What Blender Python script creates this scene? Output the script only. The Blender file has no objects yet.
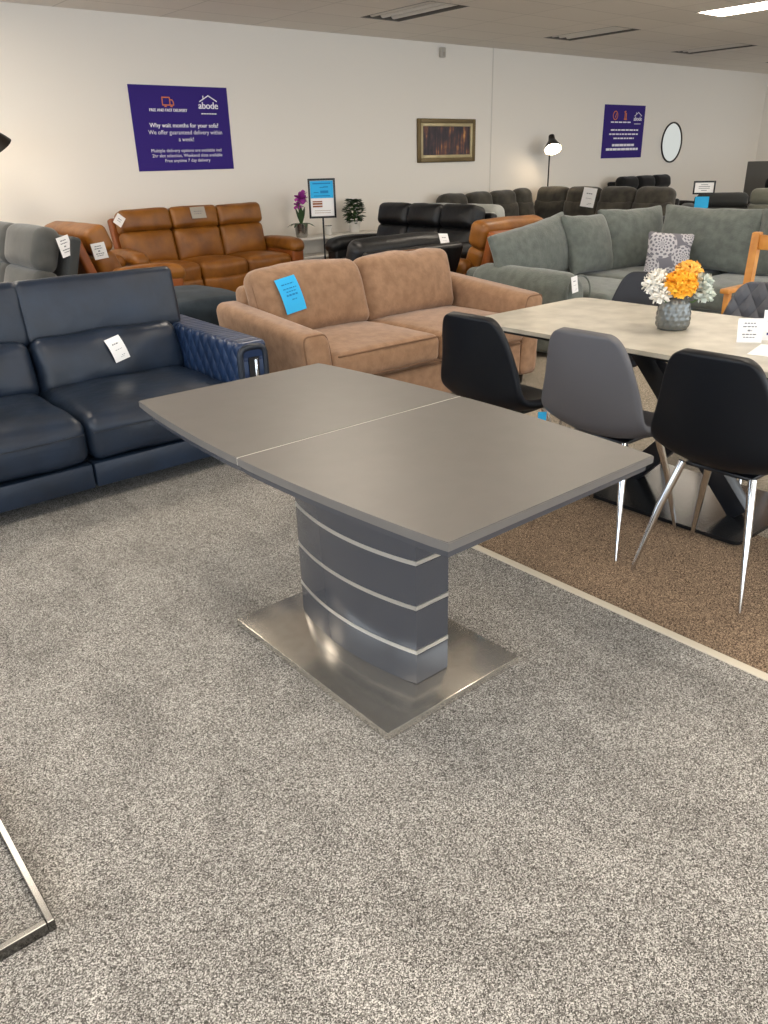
import bpy, bmesh, math, random
from mathutils import Matrix, Vector, Euler, noise
random.seed(7)
R = math.radians
PI = math.pi
scene = bpy.context.scene
COL = scene.collection

# ------------------------------------------------------------------ materials
def _mat(name):
    m = bpy.data.materials.new(name); m.use_nodes = True
    nt = m.node_tree
    return m, nt, nt.nodes['Principled BSDF']

def lin(h):
    h = h.lstrip('#')
    out = []
    for i in (0, 2, 4):
        c = int(h[i:i+2], 16)/255
        out.append(c/12.92 if c <= .04045 else ((c+.055)/1.055)**2.4)
    return tuple(out)

def plain(name, hexc, rough=.5, metal=0., coat=0., spec=.5, trans=0., sheen=0., var=0., vscale=6., bump=0., bscale=80., bkind='noise', bdist=.004, emit=None, estr=0., alt=None):
    m, nt, b = _mat(name)
    N, L = nt.nodes, nt.links
    c = lin(hexc)
    b.inputs['Base Color'].default_value = (*c, 1)
    b.inputs['Roughness'].default_value = rough
    b.inputs['Metallic'].default_value = metal
    b.inputs['Coat Weight'].default_value = coat
    b.inputs['Coat Roughness'].default_value = .12
    b.inputs['Specular IOR Level'].default_value = spec if not sheen else .15
    b.inputs['Transmission Weight'].default_value = trans
    b.inputs['Sheen Weight'].default_value = sheen
    b.inputs['Sheen Roughness'].default_value = .45
    if emit:
        b.inputs['Emission Color'].default_value = (*lin(emit), 1); b.inputs['Emission Strength'].default_value = estr
    tc = N.new('ShaderNodeTexCoord')
    if var:
        n = N.new('ShaderNodeTexNoise'); n.inputs['Scale'].default_value = vscale; n.inputs['Detail'].default_value = 5
        L.new(tc.outputs['Object'], n.inputs['Vector'])
        r = N.new('ShaderNodeValToRGB')
        c2 = lin(alt) if alt else tuple(min(1, v*(1+var)) for v in c)
        r.color_ramp.elements[0].position = .35; r.color_ramp.elements[1].position = .65
        r.color_ramp.elements[0].color = (*(tuple(v*(1-var) for v in c) if not alt else c), 1)
        r.color_ramp.elements[1].color = (*c2, 1)
        L.new(n.outputs['Fac'], r.inputs['Fac']); L.new(r.outputs['Color'], b.inputs['Base Color'])
    if bump:
        if bkind == 'voronoi':
            t = N.new('ShaderNodeTexVoronoi'); t.inputs['Scale'].default_value = bscale; o = t.outputs['Distance']
        else:
            t = N.new('ShaderNodeTexNoise'); t.inputs['Scale'].default_value = bscale; t.inputs['Detail'].default_value = 4; o = t.outputs['Fac']
        L.new(tc.outputs['Object'], t.inputs['Vector'])
        bp = N.new('ShaderNodeBump'); bp.inputs['Strength'].default_value = bump; bp.inputs['Distance'].default_value = bdist
        L.new(o, bp.inputs['Height']); L.new(bp.outputs['Normal'], b.inputs['Normal'])
    return m

def leather(name, hexc, rough=.4, var=.16, alt=None, spec=.5):
    """leather: tonal mottling, pebbled grain and soft creases"""
    m, nt, b = _mat(name); N, L = nt.nodes, nt.links
    c = lin(hexc)
    b.inputs['Roughness'].default_value = rough; b.inputs['Specular IOR Level'].default_value = spec
    tc = N.new('ShaderNodeTexCoord')
    n = N.new('ShaderNodeTexNoise'); n.inputs['Scale'].default_value = 5; n.inputs['Detail'].default_value = 6
    L.new(tc.outputs['Object'], n.inputs['Vector'])
    r = N.new('ShaderNodeValToRGB'); r.color_ramp.elements[0].position = .33; r.color_ramp.elements[1].position = .68
    r.color_ramp.elements[0].color = (*(v*(1-var) for v in c), 1)
    r.color_ramp.elements[1].color = (*(lin(alt) if alt else (min(1, v*(1+var)) for v in c)), 1)
    L.new(n.outputs['Fac'], r.inputs['Fac']); L.new(r.outputs['Color'], b.inputs['Base Color'])
    v = N.new('ShaderNodeTexVoronoi'); v.inputs['Scale'].default_value = 260
    L.new(tc.outputs['Object'], v.inputs['Vector'])
    w = N.new('ShaderNodeTexNoise'); w.inputs['Scale'].default_value = 9; w.inputs['Detail'].default_value = 2; w.inputs['Distortion'].default_value = .3
    L.new(tc.outputs['Object'], w.inputs['Vector'])
    b1 = N.new('ShaderNodeBump'); b1.inputs['Strength'].default_value = .2; b1.inputs['Distance'].default_value = .001
    b2 = N.new('ShaderNodeBump'); b2.inputs['Strength'].default_value = .28; b2.inputs['Distance'].default_value = .02
    L.new(v.outputs['Distance'], b1.inputs['Height']); L.new(w.outputs['Fac'], b2.inputs['Height'])
    L.new(b2.outputs['Normal'], b1.inputs['Normal']); L.new(b1.outputs['Normal'], b.inputs['Normal'])
    return m

def carpet(name, cols, scale=450, soil=.30):
    """twist pile: every tuft its own shade, with trodden and brushed patches"""
    m, nt, b = _mat(name); N, L = nt.nodes, nt.links
    b.inputs['Roughness'].default_value = .95; b.inputs['Specular IOR Level'].default_value = .08
    tc = N.new('ShaderNodeTexCoord')
    v = N.new('ShaderNodeTexVoronoi'); v.voronoi_dimensions = '2D'; v.inputs['Scale'].default_value = scale
    L.new(tc.outputs['Object'], v.inputs['Vector'])
    sp = N.new('ShaderNodeSeparateColor'); L.new(v.outputs['Color'], sp.inputs[0])
    n = N.new('ShaderNodeTexNoise'); n.inputs['Scale'].default_value = scale*.33; n.inputs['Detail'].default_value = 2
    L.new(tc.outputs['Object'], n.inputs['Vector'])
    mxf = N.new('ShaderNodeMix'); mxf.inputs['Factor'].default_value = .22
    L.new(sp.outputs[0], mxf.inputs[2]); L.new(n.outputs['Fac'], mxf.inputs[3])
    r = N.new('ShaderNodeValToRGB'); e = r.color_ramp.elements
    e[0].position = .14; e[0].color = (*lin(cols[0]), 1); e[1].position = .84; e[1].color = (*lin(cols[3]), 1)
    for p_, c_ in ((.40, cols[1]), (.62, cols[2])):
        x = e.new(p_); x.color = (*lin(c_), 1)
    L.new(mxf.outputs[0], r.inputs['Fac'])
    mp = N.new('ShaderNodeMapping'); mp.inputs['Scale'].default_value = (1.0, .6, 1); mp.inputs['Rotation'].default_value = (0, 0, .5)
    L.new(tc.outputs['Object'], mp.inputs['Vector'])
    p = N.new('ShaderNodeTexNoise'); p.inputs['Scale'].default_value = 4.4; p.inputs['Detail'].default_value = 10; p.inputs['Roughness'].default_value = .74; p.inputs['Distortion'].default_value = .8
    L.new(mp.outputs['Vector'], p.inputs['Vector'])
    pr = N.new('ShaderNodeMapRange'); pr.inputs['From Min'].default_value = .3; pr.inputs['From Max'].default_value = .7
    pr.inputs['To Min'].default_value = 1-soil; pr.inputs['To Max'].default_value = 1+soil*.55
    L.new(p.outputs['Fac'], pr.inputs['Value'])
    mx = N.new('ShaderNodeVectorMath'); mx.operation = 'SCALE'
    L.new(r.outputs['Color'], mx.inputs[0]); L.new(pr.outputs['Result'], mx.inputs['Scale'])
    L.new(mx.outputs['Vector'], b.inputs['Base Color'])
    bp = N.new('ShaderNodeBump'); bp.inputs['Strength'].default_value = .35; bp.inputs['Distance'].default_value = .003
    L.new(n.outputs['Fac'], bp.inputs['Height']); L.new(bp.outputs['Normal'], b.inputs['Normal'])
    return m

def quilted(name, hexc, size, axes, rough=.35, dist=.012):
    """leather stitched in diamonds; axes = the two object axes across the panel"""
    m = leather(name, hexc, rough)
    nt = m.node_tree; N, L = nt.nodes, nt.links
    b = N['Principled BSDF']
    tc = N.new('ShaderNodeTexCoord'); sp = N.new('ShaderNodeSeparateXYZ'); L.new(tc.outputs['Object'], sp.inputs[0])
    def diag(sign):
        a = N.new('ShaderNodeMath'); a.operation = 'MULTIPLY'; a.inputs[1].default_value = .62; L.new(sp.outputs[axes[1]], a.inputs[0])
        s = N.new('ShaderNodeMath'); s.operation = 'ADD' if sign > 0 else 'SUBTRACT'
        L.new(sp.outputs[axes[0]], s.inputs[0]); L.new(a.outputs[0], s.inputs[1])
        d = N.new('ShaderNodeMath'); d.operation = 'DIVIDE'; d.inputs[1].default_value = size; L.new(s.outputs[0], d.inputs[0])
        pp = N.new('ShaderNodeMath'); pp.operation = 'PINGPONG'; pp.inputs[1].default_value = .5; L.new(d.outputs[0], pp.inputs[0])
        return pp
    mn = N.new('ShaderNodeMath'); mn.operation = 'MULTIPLY'; L.new(diag(1).outputs[0], mn.inputs[0]); L.new(diag(-1).outputs[0], mn.inputs[1])
    sq = N.new('ShaderNodeMath'); sq.operation = 'POWER'; sq.inputs[1].default_value = .5; L.new(mn.outputs[0], sq.inputs[0])
    bp = N.new('ShaderNodeBump'); bp.inputs['Strength'].default_value = 1; bp.inputs['Distance'].default_value = dist*2
    L.new(sq.outputs[0], bp.inputs['Height']); L.new(bp.outputs['Normal'], b.inputs['Normal'])
    return m

M = {}
M['wall'] = plain('wall_paint', '#eae3d8', .85, bump=.15, bscale=160, bdist=.002)
M['wall_dim'] = plain('wall_paint_side', '#d6cfc4', .85)
M['carpet_grey'] = carpet('carpet_grey', ('#44413d', '#797570', '#9b9791', '#d3cfc8'))
M['carpet_brown'] = carpet('carpet_brown', ('#352a21', '#6a594a', '#877361', '#bda58a'), soil=.12)
M['carpet_light'] = carpet('carpet_light', ('#4a433a', '#827869', '#a09686', '#cfc6b6'), soil=.1)
M['strip'] = plain('carpet_joint', '#d2c8b4', .6)
M['gloss_top'] = plain('grey_satin_top', '#66625e', .38, spec=.5, var=.03, vscale=14, bump=.02, bscale=9, bdist=.002)
M['gloss_side'] = plain('grey_gloss', '#434449', .16, coat=.3)
M['seam'] = plain('seam_line', '#c9c4ba', .4)
M['chrome'] = plain('chrome', '#d9d9d9', .09, 1.)
M['brushed'] = plain('brushed_steel', '#c6c0b6', .2, .85, var=.06, vscale=30)
M['strip_chrome'] = plain('hammered_chrome', '#cfccc5', .28, .75, bump=.7, bscale=120, bkind='voronoi', bdist=.002)
M['navy'] = leather('navy_leather', '#19222f', .36, alt='#1d2a3c', spec=.42)
M['navy_quilt'] = quilted('navy_quilted', '#1f3252', .085, ('Y', 'Z'))
M['navy_dark'] = leather('navy_piping', '#1b232f', .4)
M['tan'] = plain('tan_chenille', '#8a6b52', .9, sheen=.25, var=.12, vscale=17, bump=.5, bscale=70, bdist=.004, alt='#9c7b60')
M['tan_pipe'] = plain('tan_piping', '#76573f', .85)
M['orange'] = leather('tan_orange_leather', '#7c4914', .42, .2, alt='#935d1c')
M['orange_dark'] = leather('orange_side', '#8a4a1c', .45)
M['teal'] = plain('slate_velvet', '#232c34', .9, sheen=.1, var=.25, vscale=9)
M['grey_fabric'] = plain('grey_recliner_fabric', '#4c4c49', .8, sheen=.3, var=.1, vscale=8, bump=.3, bscale=140)
M['grey_side'] = plain('grey_recliner_side', '#3b3c3b', .8, sheen=.2, bump=.2, bscale=140)
M['black'] = leather('black_leather', '#0e0f11', .4, .1, spec=.35)
M['charcoal'] = plain('charcoal_fabric', '#37342f', .85, sheen=.3, var=.2, vscale=7, bump=.3, bscale=90, alt='#4c483f')
M['charcoal_dark'] = plain('charcoal_dark_fabric', '#1f1e1e', .85, sheen=.2, var=.1)
M['silver_fabric'] = plain('silver_grey_fabric', '#a9aaa4', .85, sheen=.3, var=.08)
M['olive'] = plain('olive_grey_fabric', '#6a6b60', .85, sheen=.3, var=.1)
M['green'] = plain('sage_chenille', '#5b605b', .9, sheen=.3, var=.12, vscale=15, bump=.6, bscale=75, bdist=.005, alt='#6a6f69')
M['chair_black'] = plain('black_faux_leather', '#090c12', .42, spec=.25, bump=.15, bscale=300, bdist=.001)
M['chair_grey'] = plain('grey_faux_leather', '#525155', .5, bump=.15, bscale=300, bdist=.001)
M['chair_quilt'] = quilted('grey_quilted', '#4b4c52', .085, ('X', 'Z'), .5, .014)
M['chair_dark'] = plain('dark_grey_faux_leather', '#2b2c31', .5, spec=.3, bump=.15, bscale=300, bdist=.001)
M['ceramic'] = plain('ceramic_top', '#a8a294', .28, var=.1, vscale=9, alt='#c2bcae')
M['black_metal'] = plain('black_metal', '#141519', .3, bump=.0)
M['black_glass'] = plain('black_glass', '#17181a', .22, spec=.35)
M['paper'] = plain('white_card', '#eeecea', .7)
M['ink'] = plain('ink_grey', '#77777b', .8)
M['ink_blue'] = plain('ink_blue', '#35367a', .8)
M['blue_paper'] = plain('cyan_paper', '#28aee6', .7)
M['blue_ink'] = plain('deep_blue_ink', '#0f78b4', .8)
M['grey_paper'] = plain('grey_card', '#a79f92', .7)
M['white_lam'] = plain('white_laminate', '#dcd8d0', .4)
M['purple'] = plain('purple_board', '#382877', .7, spec=.15)
M['white_ink'] = plain('white_ink', '#efeaf2', .6)
M['orange_ink'] = plain('orange_ink', '#e8803a', .6)
M['gold'] = plain('antique_gold', '#b9a981', .4, .25, var=.1)
M['gold_dark'] = plain('bronze_frame', '#6b5a3a', .4, .5)
M['mirror'] = plain('mirror_glass', '#dedacb', .02, 1.)
M['oak'] = plain('oak', '#b5762e', .45, var=.15, vscale=9, alt='#cd9144')
M['petal_yellow'] = plain('yellow_petal', '#f2a81c', .7, var=.1, vscale=30, alt='#f8bd3a')
M['petal_white'] = plain('white_petal', '#eeeae0', .7)
M['petal_pale'] = plain('pale_petal', '#c9d0c6', .7)
M['petal_pink'] = plain('magenta_petal', '#a8389c', .7)
M['leaf'] = plain('green_leaf', '#35512e', .55, var=.2, vscale=20)
M['stem'] = plain('green_stem', '#4c6a35', .6)
M['glass_vase'] = plain('smoked_glass', '#6c6e6b', .24, .4, coat=.2)
M['silver_pot'] = plain('silver_pot', '#a9a6a0', .25, .9)
M['troffer'] = plain('fitting_housing', '#5b554d', .6)
M['louvre'] = plain('fitting_louvre', '#d9d3c8', .45)
M['lamp_dark'] = plain('dark_bronze', '#2a2420', .35, .6)
M['lamp_in'] = plain('shade_lining', '#f4efe4', .6)
M['bulb'] = plain('lit_bulb', '#fff4dc', .5, emit='#ffe9c6', estr=22)
M['tube'] = plain('lit_diffuser', '#ffffff', .5, emit='#fff1de', estr=16)
M['sensor'] = plain('sensor_plastic', '#b3aca0', .5)
M['panel_grey'] = plain('panel_grey', '#66645f', .8)

# ceiling: pale mineral tiles with thin grid lines
def ceiling_mat():
    m, nt, b = _mat('ceiling_tiles'); N, L = nt.nodes, nt.links
    b.inputs['Roughness'].default_value = .9
    tc = N.new('ShaderNodeTexCoord')
    br = N.new('ShaderNodeTexBrick'); br.offset = 0; br.inputs['Scale'].default_value = 1
    br.inputs['Brick Width'].default_value = 1.2; br.inputs['Row Height'].default_value = .6; br.inputs['Mortar Size'].default_value = .01
    br.inputs['Color1'].default_value = (*lin('#e6dfd5'), 1); br.inputs['Color2'].default_value = (*lin('#e1dad0'), 1); br.inputs['Mortar'].default_value = (*lin('#cfc8be'), 1)
    L.new(tc.outputs['Object'], br.inputs['Vector']); L.new(br.outputs['Color'], b.inputs['Base Color'])
    return m
M['ceiling'] = ceiling_mat()

def painting_mat():
    """a generic dim woodland: dark trunks with patches of warm light"""
    m, nt, b = _mat('woodland_picture'); N, L = nt.nodes, nt.links
    b.inputs['Roughness'].default_value = .5
    tc = N.new('ShaderNodeTexCoord')
    mp = N.new('ShaderNodeMapping'); mp.inputs['Scale'].default_value = (14, 1, 1.6); L.new(tc.outputs['Object'], mp.inputs['Vector'])
    n = N.new('ShaderNodeTexNoise'); n.inputs['Scale'].default_value = 1.6; n.inputs['Detail'].default_value = 5; L.new(mp.outputs['Vector'], n.inputs['Vector'])
    n2 = N.new('ShaderNodeTexNoise'); n2.inputs['Scale'].default_value = 4.5; n2.inputs['Detail'].default_value = 3; L.new(tc.outputs['Object'], n2.inputs['Vector'])
    mu = N.new('ShaderNodeMath'); mu.operation = 'MULTIPLY'; L.new(n.outputs['Fac'], mu.inputs[0]); L.new(n2.outputs['Fac'], mu.inputs[1])
    r = N.new('ShaderNodeValToRGB'); e = r.color_ramp.elements
    e[0].position = .12; e[0].color = (*lin('#1f1a20'), 1); e[1].position = .44; e[1].color = (*lin('#d79a56'), 1)
    a = e.new(.24); a.color = (*lin('#3a2d34'), 1); a = e.new(.34); a.color = (*lin('#6c4438'), 1)
    L.new(mu.outputs[0], r.inputs['Fac']); L.new(r.outputs['Color'], b.inputs['Base Color'])
    return m
M['picture'] = painting_mat()

def lace_mat():
    """grey cushion cloth printed with pale lace rosettes"""
    m, nt, b = _mat('lace_print'); N, L = nt.nodes, nt.links
    b.inputs['Roughness'].default_value = .9
    tc = N.new('ShaderNodeTexCoord'); sp = N.new('ShaderNodeSeparateXYZ'); L.new(tc.outputs['Object'], sp.inputs[0])
    def mth(op, a, b_=None):
        n = N.new('ShaderNodeMath'); n.operation = op
        for i, v in enumerate((a, b_)):
            if v is None: continue
            if isinstance(v, (int, float)): n.inputs[i].default_value = v
            else: L.new(v, n.inputs[i])
        return n.outputs[0]
    tot = None
    for cx, cz, rad, k in ((-.07, .07, .125, 9), (.12, -.03, .10, 8), (.17, .17, .09, 7), (-.17, -.13, .1, 8), (.03, -.2, .08, 7)):
        dx, dz = mth('SUBTRACT', sp.outputs['X'], cx), mth('SUBTRACT', sp.outputs['Z'], cz)
        rr = mth('SQRT', mth('ADD', mth('MULTIPLY', dx, dx), mth('MULTIPLY', dz, dz)))
        an = mth('ARCTAN2', dz, dx)
        w = mth('MULTIPLY', mth('SINE', mth('MULTIPLY', an, k)), mth('SINE', mth('MULTIPLY', rr, 2*PI*3/rad)))
        on = mth('MULTIPLY', mth('LESS_THAN', w, .18), mth('LESS_THAN', rr, rad))
        tot = on if tot is None else mth('MAXIMUM', tot, on)
    x = N.new('ShaderNodeMix'); x.data_type = 'RGBA'; L.new(tot, x.inputs['Factor'])
    x.inputs[6].default_value = (*lin('#6f6d74'), 1); x.inputs[7].default_value = (*lin('#b9b6b8'), 1)
    L.new(x.outputs[2], b.inputs['Base Color'])
    return m
M['lace'] = lace_mat()

# ------------------------------------------------------------------ object helpers
def obj(name, bm, mat, parent=None, sharp=40, smooth=True, loc=None, rot=None):
    me = bpy.data.meshes.new(name)
    bmesh.ops.recalc_face_normals(bm, faces=bm.faces)
    bm.to_mesh(me); bm.free()
    if smooth:
        for p in me.polygons: p.use_smooth = True
        if sharp: me.set_sharp_from_angle(angle=R(sharp))
    for m in (mat if isinstance(mat, (list, tuple)) else [mat]): me.materials.append(m)
    o = bpy.data.objects.new(name, me); COL.objects.link(o)
    if parent: o.parent = parent
    if loc: o.location = loc
    if rot: o.rotation_euler = rot
    return o

def props(o, label, cat, group=None):
    o['label'] = label; o['category'] = cat
    if group: o['group'] = group
    return o

def thing(name, label, cat, loc=(0, 0, 0), rz=0, group=None):
    o = bpy.data.objects.new(name, None); COL.objects.link(o)
    o.empty_display_size = .1
    o.location = loc; o.rotation_euler = (0, 0, rz)
    return props(o, label, cat, group)

def struct(name, bm, mat, **k):
    o = obj(name, bm, mat, **k); o['kind'] = 'structure'; return o

def dup(root, loc, rz, label, group=None):
    r = root.copy(); COL.objects.link(r); r.location = loc; r.rotation_euler = (0, 0, rz)
    r['label'] = label
    if group: r['group'] = group
    for ch in list(root.children):
        c = ch.copy(); COL.objects.link(c); c.parent = r
        for g in list(ch.children):
            d = g.copy(); COL.objects.link(d); d.parent = c
    return r

def BM(): return bmesh.new()

def box(bm, c, s, rot=(0, 0, 0), bev=0., seg=2):
    t = Matrix.Translation(c) @ Euler(rot).to_matrix().to_4x4() @ Matrix.Diagonal((*s, 1))
    r = bmesh.ops.create_cube(bm, size=1, matrix=t)
    if bev:
        es = {e for v in r['verts'] for e in v.link_edges}
        bmesh.ops.bevel(bm, geom=list(es), offset=bev, segments=seg, affect='EDGES', profile=.5)
    return bm

def pad(bm, c, s, r=.05, puff=None, n=(6, 6, 6), rot=(0, 0, 0), fn=None, wob=0., seed=0):
    """rounded cushion: s full sizes, r corner radius, puff {'z+': .03 ...}, fn deforms the local point"""
    h = [v/2 for v in s]; r = min(r, *(v*.98 for v in h))
    ax = []
    for a in range(3):
        t = [1, .577, .268]
        lo = [-(h[a]-r) - r*v for v in t]; m = n[a]
        mid = [-(h[a]-r) + 2*(h[a]-r)*i/m for i in range(m+1)]
        hi = [-v for v in reversed(lo)]
        ax.append(lo + mid + hi)
    T = Matrix.Translation(c) @ Euler(rot).to_matrix().to_4x4()
    puff = puff or {}
    cache = {}
    K = [len(a)-1 for a in ax]
    def vert(i, j, k):
        key = (i, j, k)
        if key in cache: return cache[key]
        p = Vector((ax[0][i], ax[1][j], ax[2][k]))
        q = Vector([max(-(h[a]-r), min(h[a]-r, p[a])) for a in range(3)])
        d = p-q
        if d.length > 1e-9: p = q + d.normalized()*r
        u = [p[a]/h[a] for a in range(3)]
        P = p.copy()
        for key2, amt in puff.items():
            a = 'xyz'.index(key2[0]); sgn = 1 if key2[1] == '+' else -1
            o1, o2 = [b for b in range(3) if b != a]
            w = max(0, u[a]*sgn)
            P[a] += sgn*amt*w*(1-abs(u[o1])**2.4)*(1-abs(u[o2])**2.4)
        if fn: P = Vector(fn(P.x, P.y, P.z, u))
        if wob:
            nv = noise.noise_vector(P*6 + Vector((seed*3.1, seed*1.7, 0)))
            P += nv*wob
        v = bm.verts.new(T @ P); cache[key] = v
        return v
    for a in range(3):
        b_, c_ = [x for x in range(3) if x != a]
        for side in (0, K[a]):
            for i in range(K[b_]):
                for j in range(K[c_]):
                    q = []
                    for di, dj in ((0, 0), (1, 0), (1, 1), (0, 1)):
                        ix = [0, 0, 0]; ix[a] = side; ix[b_] = i+di; ix[c_] = j+dj
                        q.append(vert(*ix))
                    bm.faces.new(q)
    return bm

def pipe_loop(bm, c, s, r, rot, y, rad, fn=None, out=.0, n=60, lo=-1.):
    """a welt around the face of a cushion made with pad(): the same outline and the same deformation"""
    T = Matrix.Translation(c) @ Euler(rot).to_matrix().to_4x4()
    hx, hz = s[0]/2+out, s[2]/2+out; hy = s[1]/2; pts = []
    for i in range(n):
        a = 2*PI*i/n; ca, sa = math.cos(a), math.sin(a); e = .28
        x = hx*math.copysign(abs(ca)**e, ca); z = hz*math.copysign(abs(sa)**e, sa)
        p = (x, y, z); u = (x/hx, y/hy, z/hz)
        if fn: p = fn(*p, u)
        if u[2] >= lo: pts.append(T @ Vector(p))
    k = 0
    for i in range(len(pts)):
        if (pts[i]-pts[i-1]).length > .25: k = i
    pts = pts[k:]+pts[:k]
    return tube(bm, pts, rad, 6)

def tube(bm, pts, rad, n=10, caps=True):
    pts = [Vector(p) for p in pts]
    rads = rad if isinstance(rad, (list, tuple)) else [rad]*len(pts)
    rings = []; up = None
    for i, p in enumerate(pts):
        d = (pts[min(i+1, len(pts)-1)] - pts[max(i-1, 0)]).normalized()
        if up is None: up = d.orthogonal().normalized()
        up = (up - d*up.dot(d)).normalized()
        sd = d.cross(up)
        rings.append([bm.verts.new(p + (up*math.cos(2*PI*k/n) + sd*math.sin(2*PI*k/n))*rads[i]) for k in range(n)])
    for a, b in zip(rings, rings[1:]):
        for k in range(n): bm.faces.new((a[k], a[(k+1) % n], b[(k+1) % n], b[k]))
    if caps:
        bm.faces.new(list(reversed(rings[0]))); bm.faces.new(rings[-1])
    return bm

def lathe(bm, prof, n=32, mtx=None, close=False):
    mtx = mtx or Matrix()
    rings = []
    for r, z in prof:
        if r < 1e-6: rings.append([bm.verts.new(mtx @ Vector((0, 0, z)))])
        else: rings.append([bm.verts.new(mtx @ Vector((r*math.cos(2*PI*k/n), r*math.sin(2*PI*k/n), z))) for k in range(n)])
    for a, b in zip(rings, rings[1:]):
        for k in range(n):
            if len(a) == 1 and len(b) == 1: continue
            if len(a) == 1: bm.faces.new((a[0], b[(k+1) % n], b[k]))
            elif len(b) == 1: bm.faces.new((a[k], a[(k+1) % n], b[0]))
            else: bm.faces.new((a[k], a[(k+1) % n], b[(k+1) % n], b[k]))
    return bm

def prism(bm, poly, z0, z1, bev=0., mtx=None):
    """extrude an xy polygon between two heights"""
    lo = [bm.verts.new((x, y, z0)) for x, y in poly]; hi = [bm.verts.new((x, y, z1)) for x, y in poly]
    n = len(poly); fs = [bm.faces.new(list(reversed(lo))), bm.faces.new(hi)]
    for i in range(n): fs.append(bm.faces.new((lo[i], lo[(i+1) % n], hi[(i+1) % n], hi[i])))
    if bev:
        es = [e for f in fs[:2] for e in f.edges]
        bmesh.ops.bevel(bm, geom=es, offset=bev, segments=2, affect='EDGES')
    if mtx: bmesh.ops.transform(bm, matrix=mtx, verts=bm.verts)
    return bm

def text_mesh(s, size, align='CENTER'):
    cu = bpy.data.curves.new('txt', 'FONT'); cu.body = s; cu.size = size; cu.align_x = align; cu.align_y = 'CENTER'
    ob = bpy.data.objects.new('txt', cu); COL.objects.link(ob)
    dg = bpy.context.evaluated_depsgraph_get()
    me = bpy.data.meshes.new_from_object(ob.evaluated_get(dg))
    bpy.data.objects.remove(ob); bpy.data.curves.remove(cu)
    return me

def add_text(bm, s, size, x, y, bold=0., maxw=None):
    """writes s in the xy plane of bm"""
    me = text_mesh(s, size)
    xs = [v.co.x for v in me.vertices]
    k = 1.
    if maxw and xs: k = maxw/(max(xs)-min(xs))
    for li, dx in enumerate((0,) if not bold else (-bold, 0, bold)):
        b2 = bmesh.new(); b2.from_mesh(me)
        bmesh.ops.transform(b2, matrix=Matrix.Translation((x+dx, y, li*.0004)) @ Matrix.Diagonal((k, 1, 1, 1)), verts=b2.verts)
        m2 = bpy.data.meshes.new('t'); b2.to_mesh(m2); b2.free(); bm.from_mesh(m2); bpy.data.meshes.remove(m2)
    bpy.data.meshes.remove(me)
    return bm

def rect2(bm, x0, y0, x1, y1, z=0.):
    bm.faces.new([bm.verts.new((x, y, z)) for x, y in ((x0, y0), (x1, y0), (x1, y1), (x0, y1))]); return bm

# ------------------------------------------------------------------ the room
WY, CH = 9.5, 3.02          # back wall, ceiling height
X0, X1, Y0 = -5., 19.25, -4.5
def slab(x0, y0, z0, x1, y1, z1):
    return box(BM(), ((x0+x1)/2, (y0+y1)/2, (z0+z1)/2), (x1-x0, y1-y0, z1-z0))
SX = 2.135
struct('floor', slab(X0, Y0, -.06, SX, WY, 0), M['carpet_grey'], smooth=False)
struct('floor.001', slab(SX, Y0, -.06, 3.07, WY, 0), M['carpet_brown'], smooth=False)
struct('floor.002', slab(3.07, Y0, -.06, X1, WY, 0), M['carpet_light'], smooth=False)
struct('trim_1', box(BM(), (SX, (Y0+WY)/2, .001), (.034, WY-Y0, .008), bev=.003), M['strip'])
struct('wall_back', slab(X0, WY, 0, X1, WY+.12, CH), M['wall'], smooth=False)
struct('trim_2', box(BM(), (10.33, WY-.002, CH/2), (.022, .008, CH), bev=.002), M['wall_dim'])
struct('baseboard_back', box(BM(), ((X0+X1)/2, WY-.008, .05), (X1-X0, .016, .1), bev=.004), M['white_lam'])

# front and left walls, with shop windows (behind the camera)
def window_wall(name, along, fixed, a0, a1, sill, head, pan):
    bm = BM()
    def piece(u0, u1, z0, z1):
        if along == 'x': box(bm, ((u0+u1)/2, fixed, (z0+z1)/2), (u1-u0, .12, z1-z0))
        else: box(bm, (fixed, (u0+u1)/2, (z0+z1)/2), (.12, u1-u0, z1-z0))
    piece(a0, a1, 0, sill); piece(a0, a1, head, CH)
    cur = a0
    for u0, u1 in pan:
        piece(cur, u0, sill, head); cur = u1
    piece(cur, a1, sill, head)
    return struct(name, bm, M['wall'], smooth=False)
WL = [(-3.6, -.6), (.2, 3.4), (4.2, 8.6)]
WF = [(-4.2, -.6), (.4, 4.4), (5.6, 10.6), (11.6, 17.6)]
window_wall('wall_left', 'y', X0-.06, Y0, WY, .4, 2.6, WL)
window_wall('wall_front', 'x', Y0-.06, X0, X1, .3, 2.6, WF)

window_wall('wall_right', 'y', X1+.06, Y0, WY+.12, .4, 2.6, [(4.6, 7.7)])  # unseen window opening, invented so the round mirror reflects something bright

# ceiling with openings for the recessed fittings
fit = []
for i, x in enumerate((7.1, 10.45, 13.75, 17.05)): fit.append((x, 7.78, False))
fit.append((10.45, 5.45, True))
for x in (.5, 3.8, 7.1): fit.append((x, 5.1, True))
for x in (-2.8, -.6, 1.9): fit.append((x, 7.78, True))  # unseen lit fittings added to brighten the left of the back wall
for x in (13.75, 17.05): fit.append((x, 5.1, True))  # out-of-view fittings made lit to brighten the far right wall
for x in (-2.8, .5, 3.8, 7.1, 10.45, 13.75): fit.append((x, 1.4, True))
for x in (-2.8, .5, 3.8, 7.1, 10.45): fit.append((x, -2.2, True))
FW, FL = .62, 1.2
xs = sorted({X0, X1} | {round(f[0]+s*FW/2, 4) for f in fit for s in (-1, 1)})
ys = sorted({Y0, WY} | {round(f[1]+s*FL/2, 4) for f in fit for s in (-1, 1)})
bm = BM(); vc = {}
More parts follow.
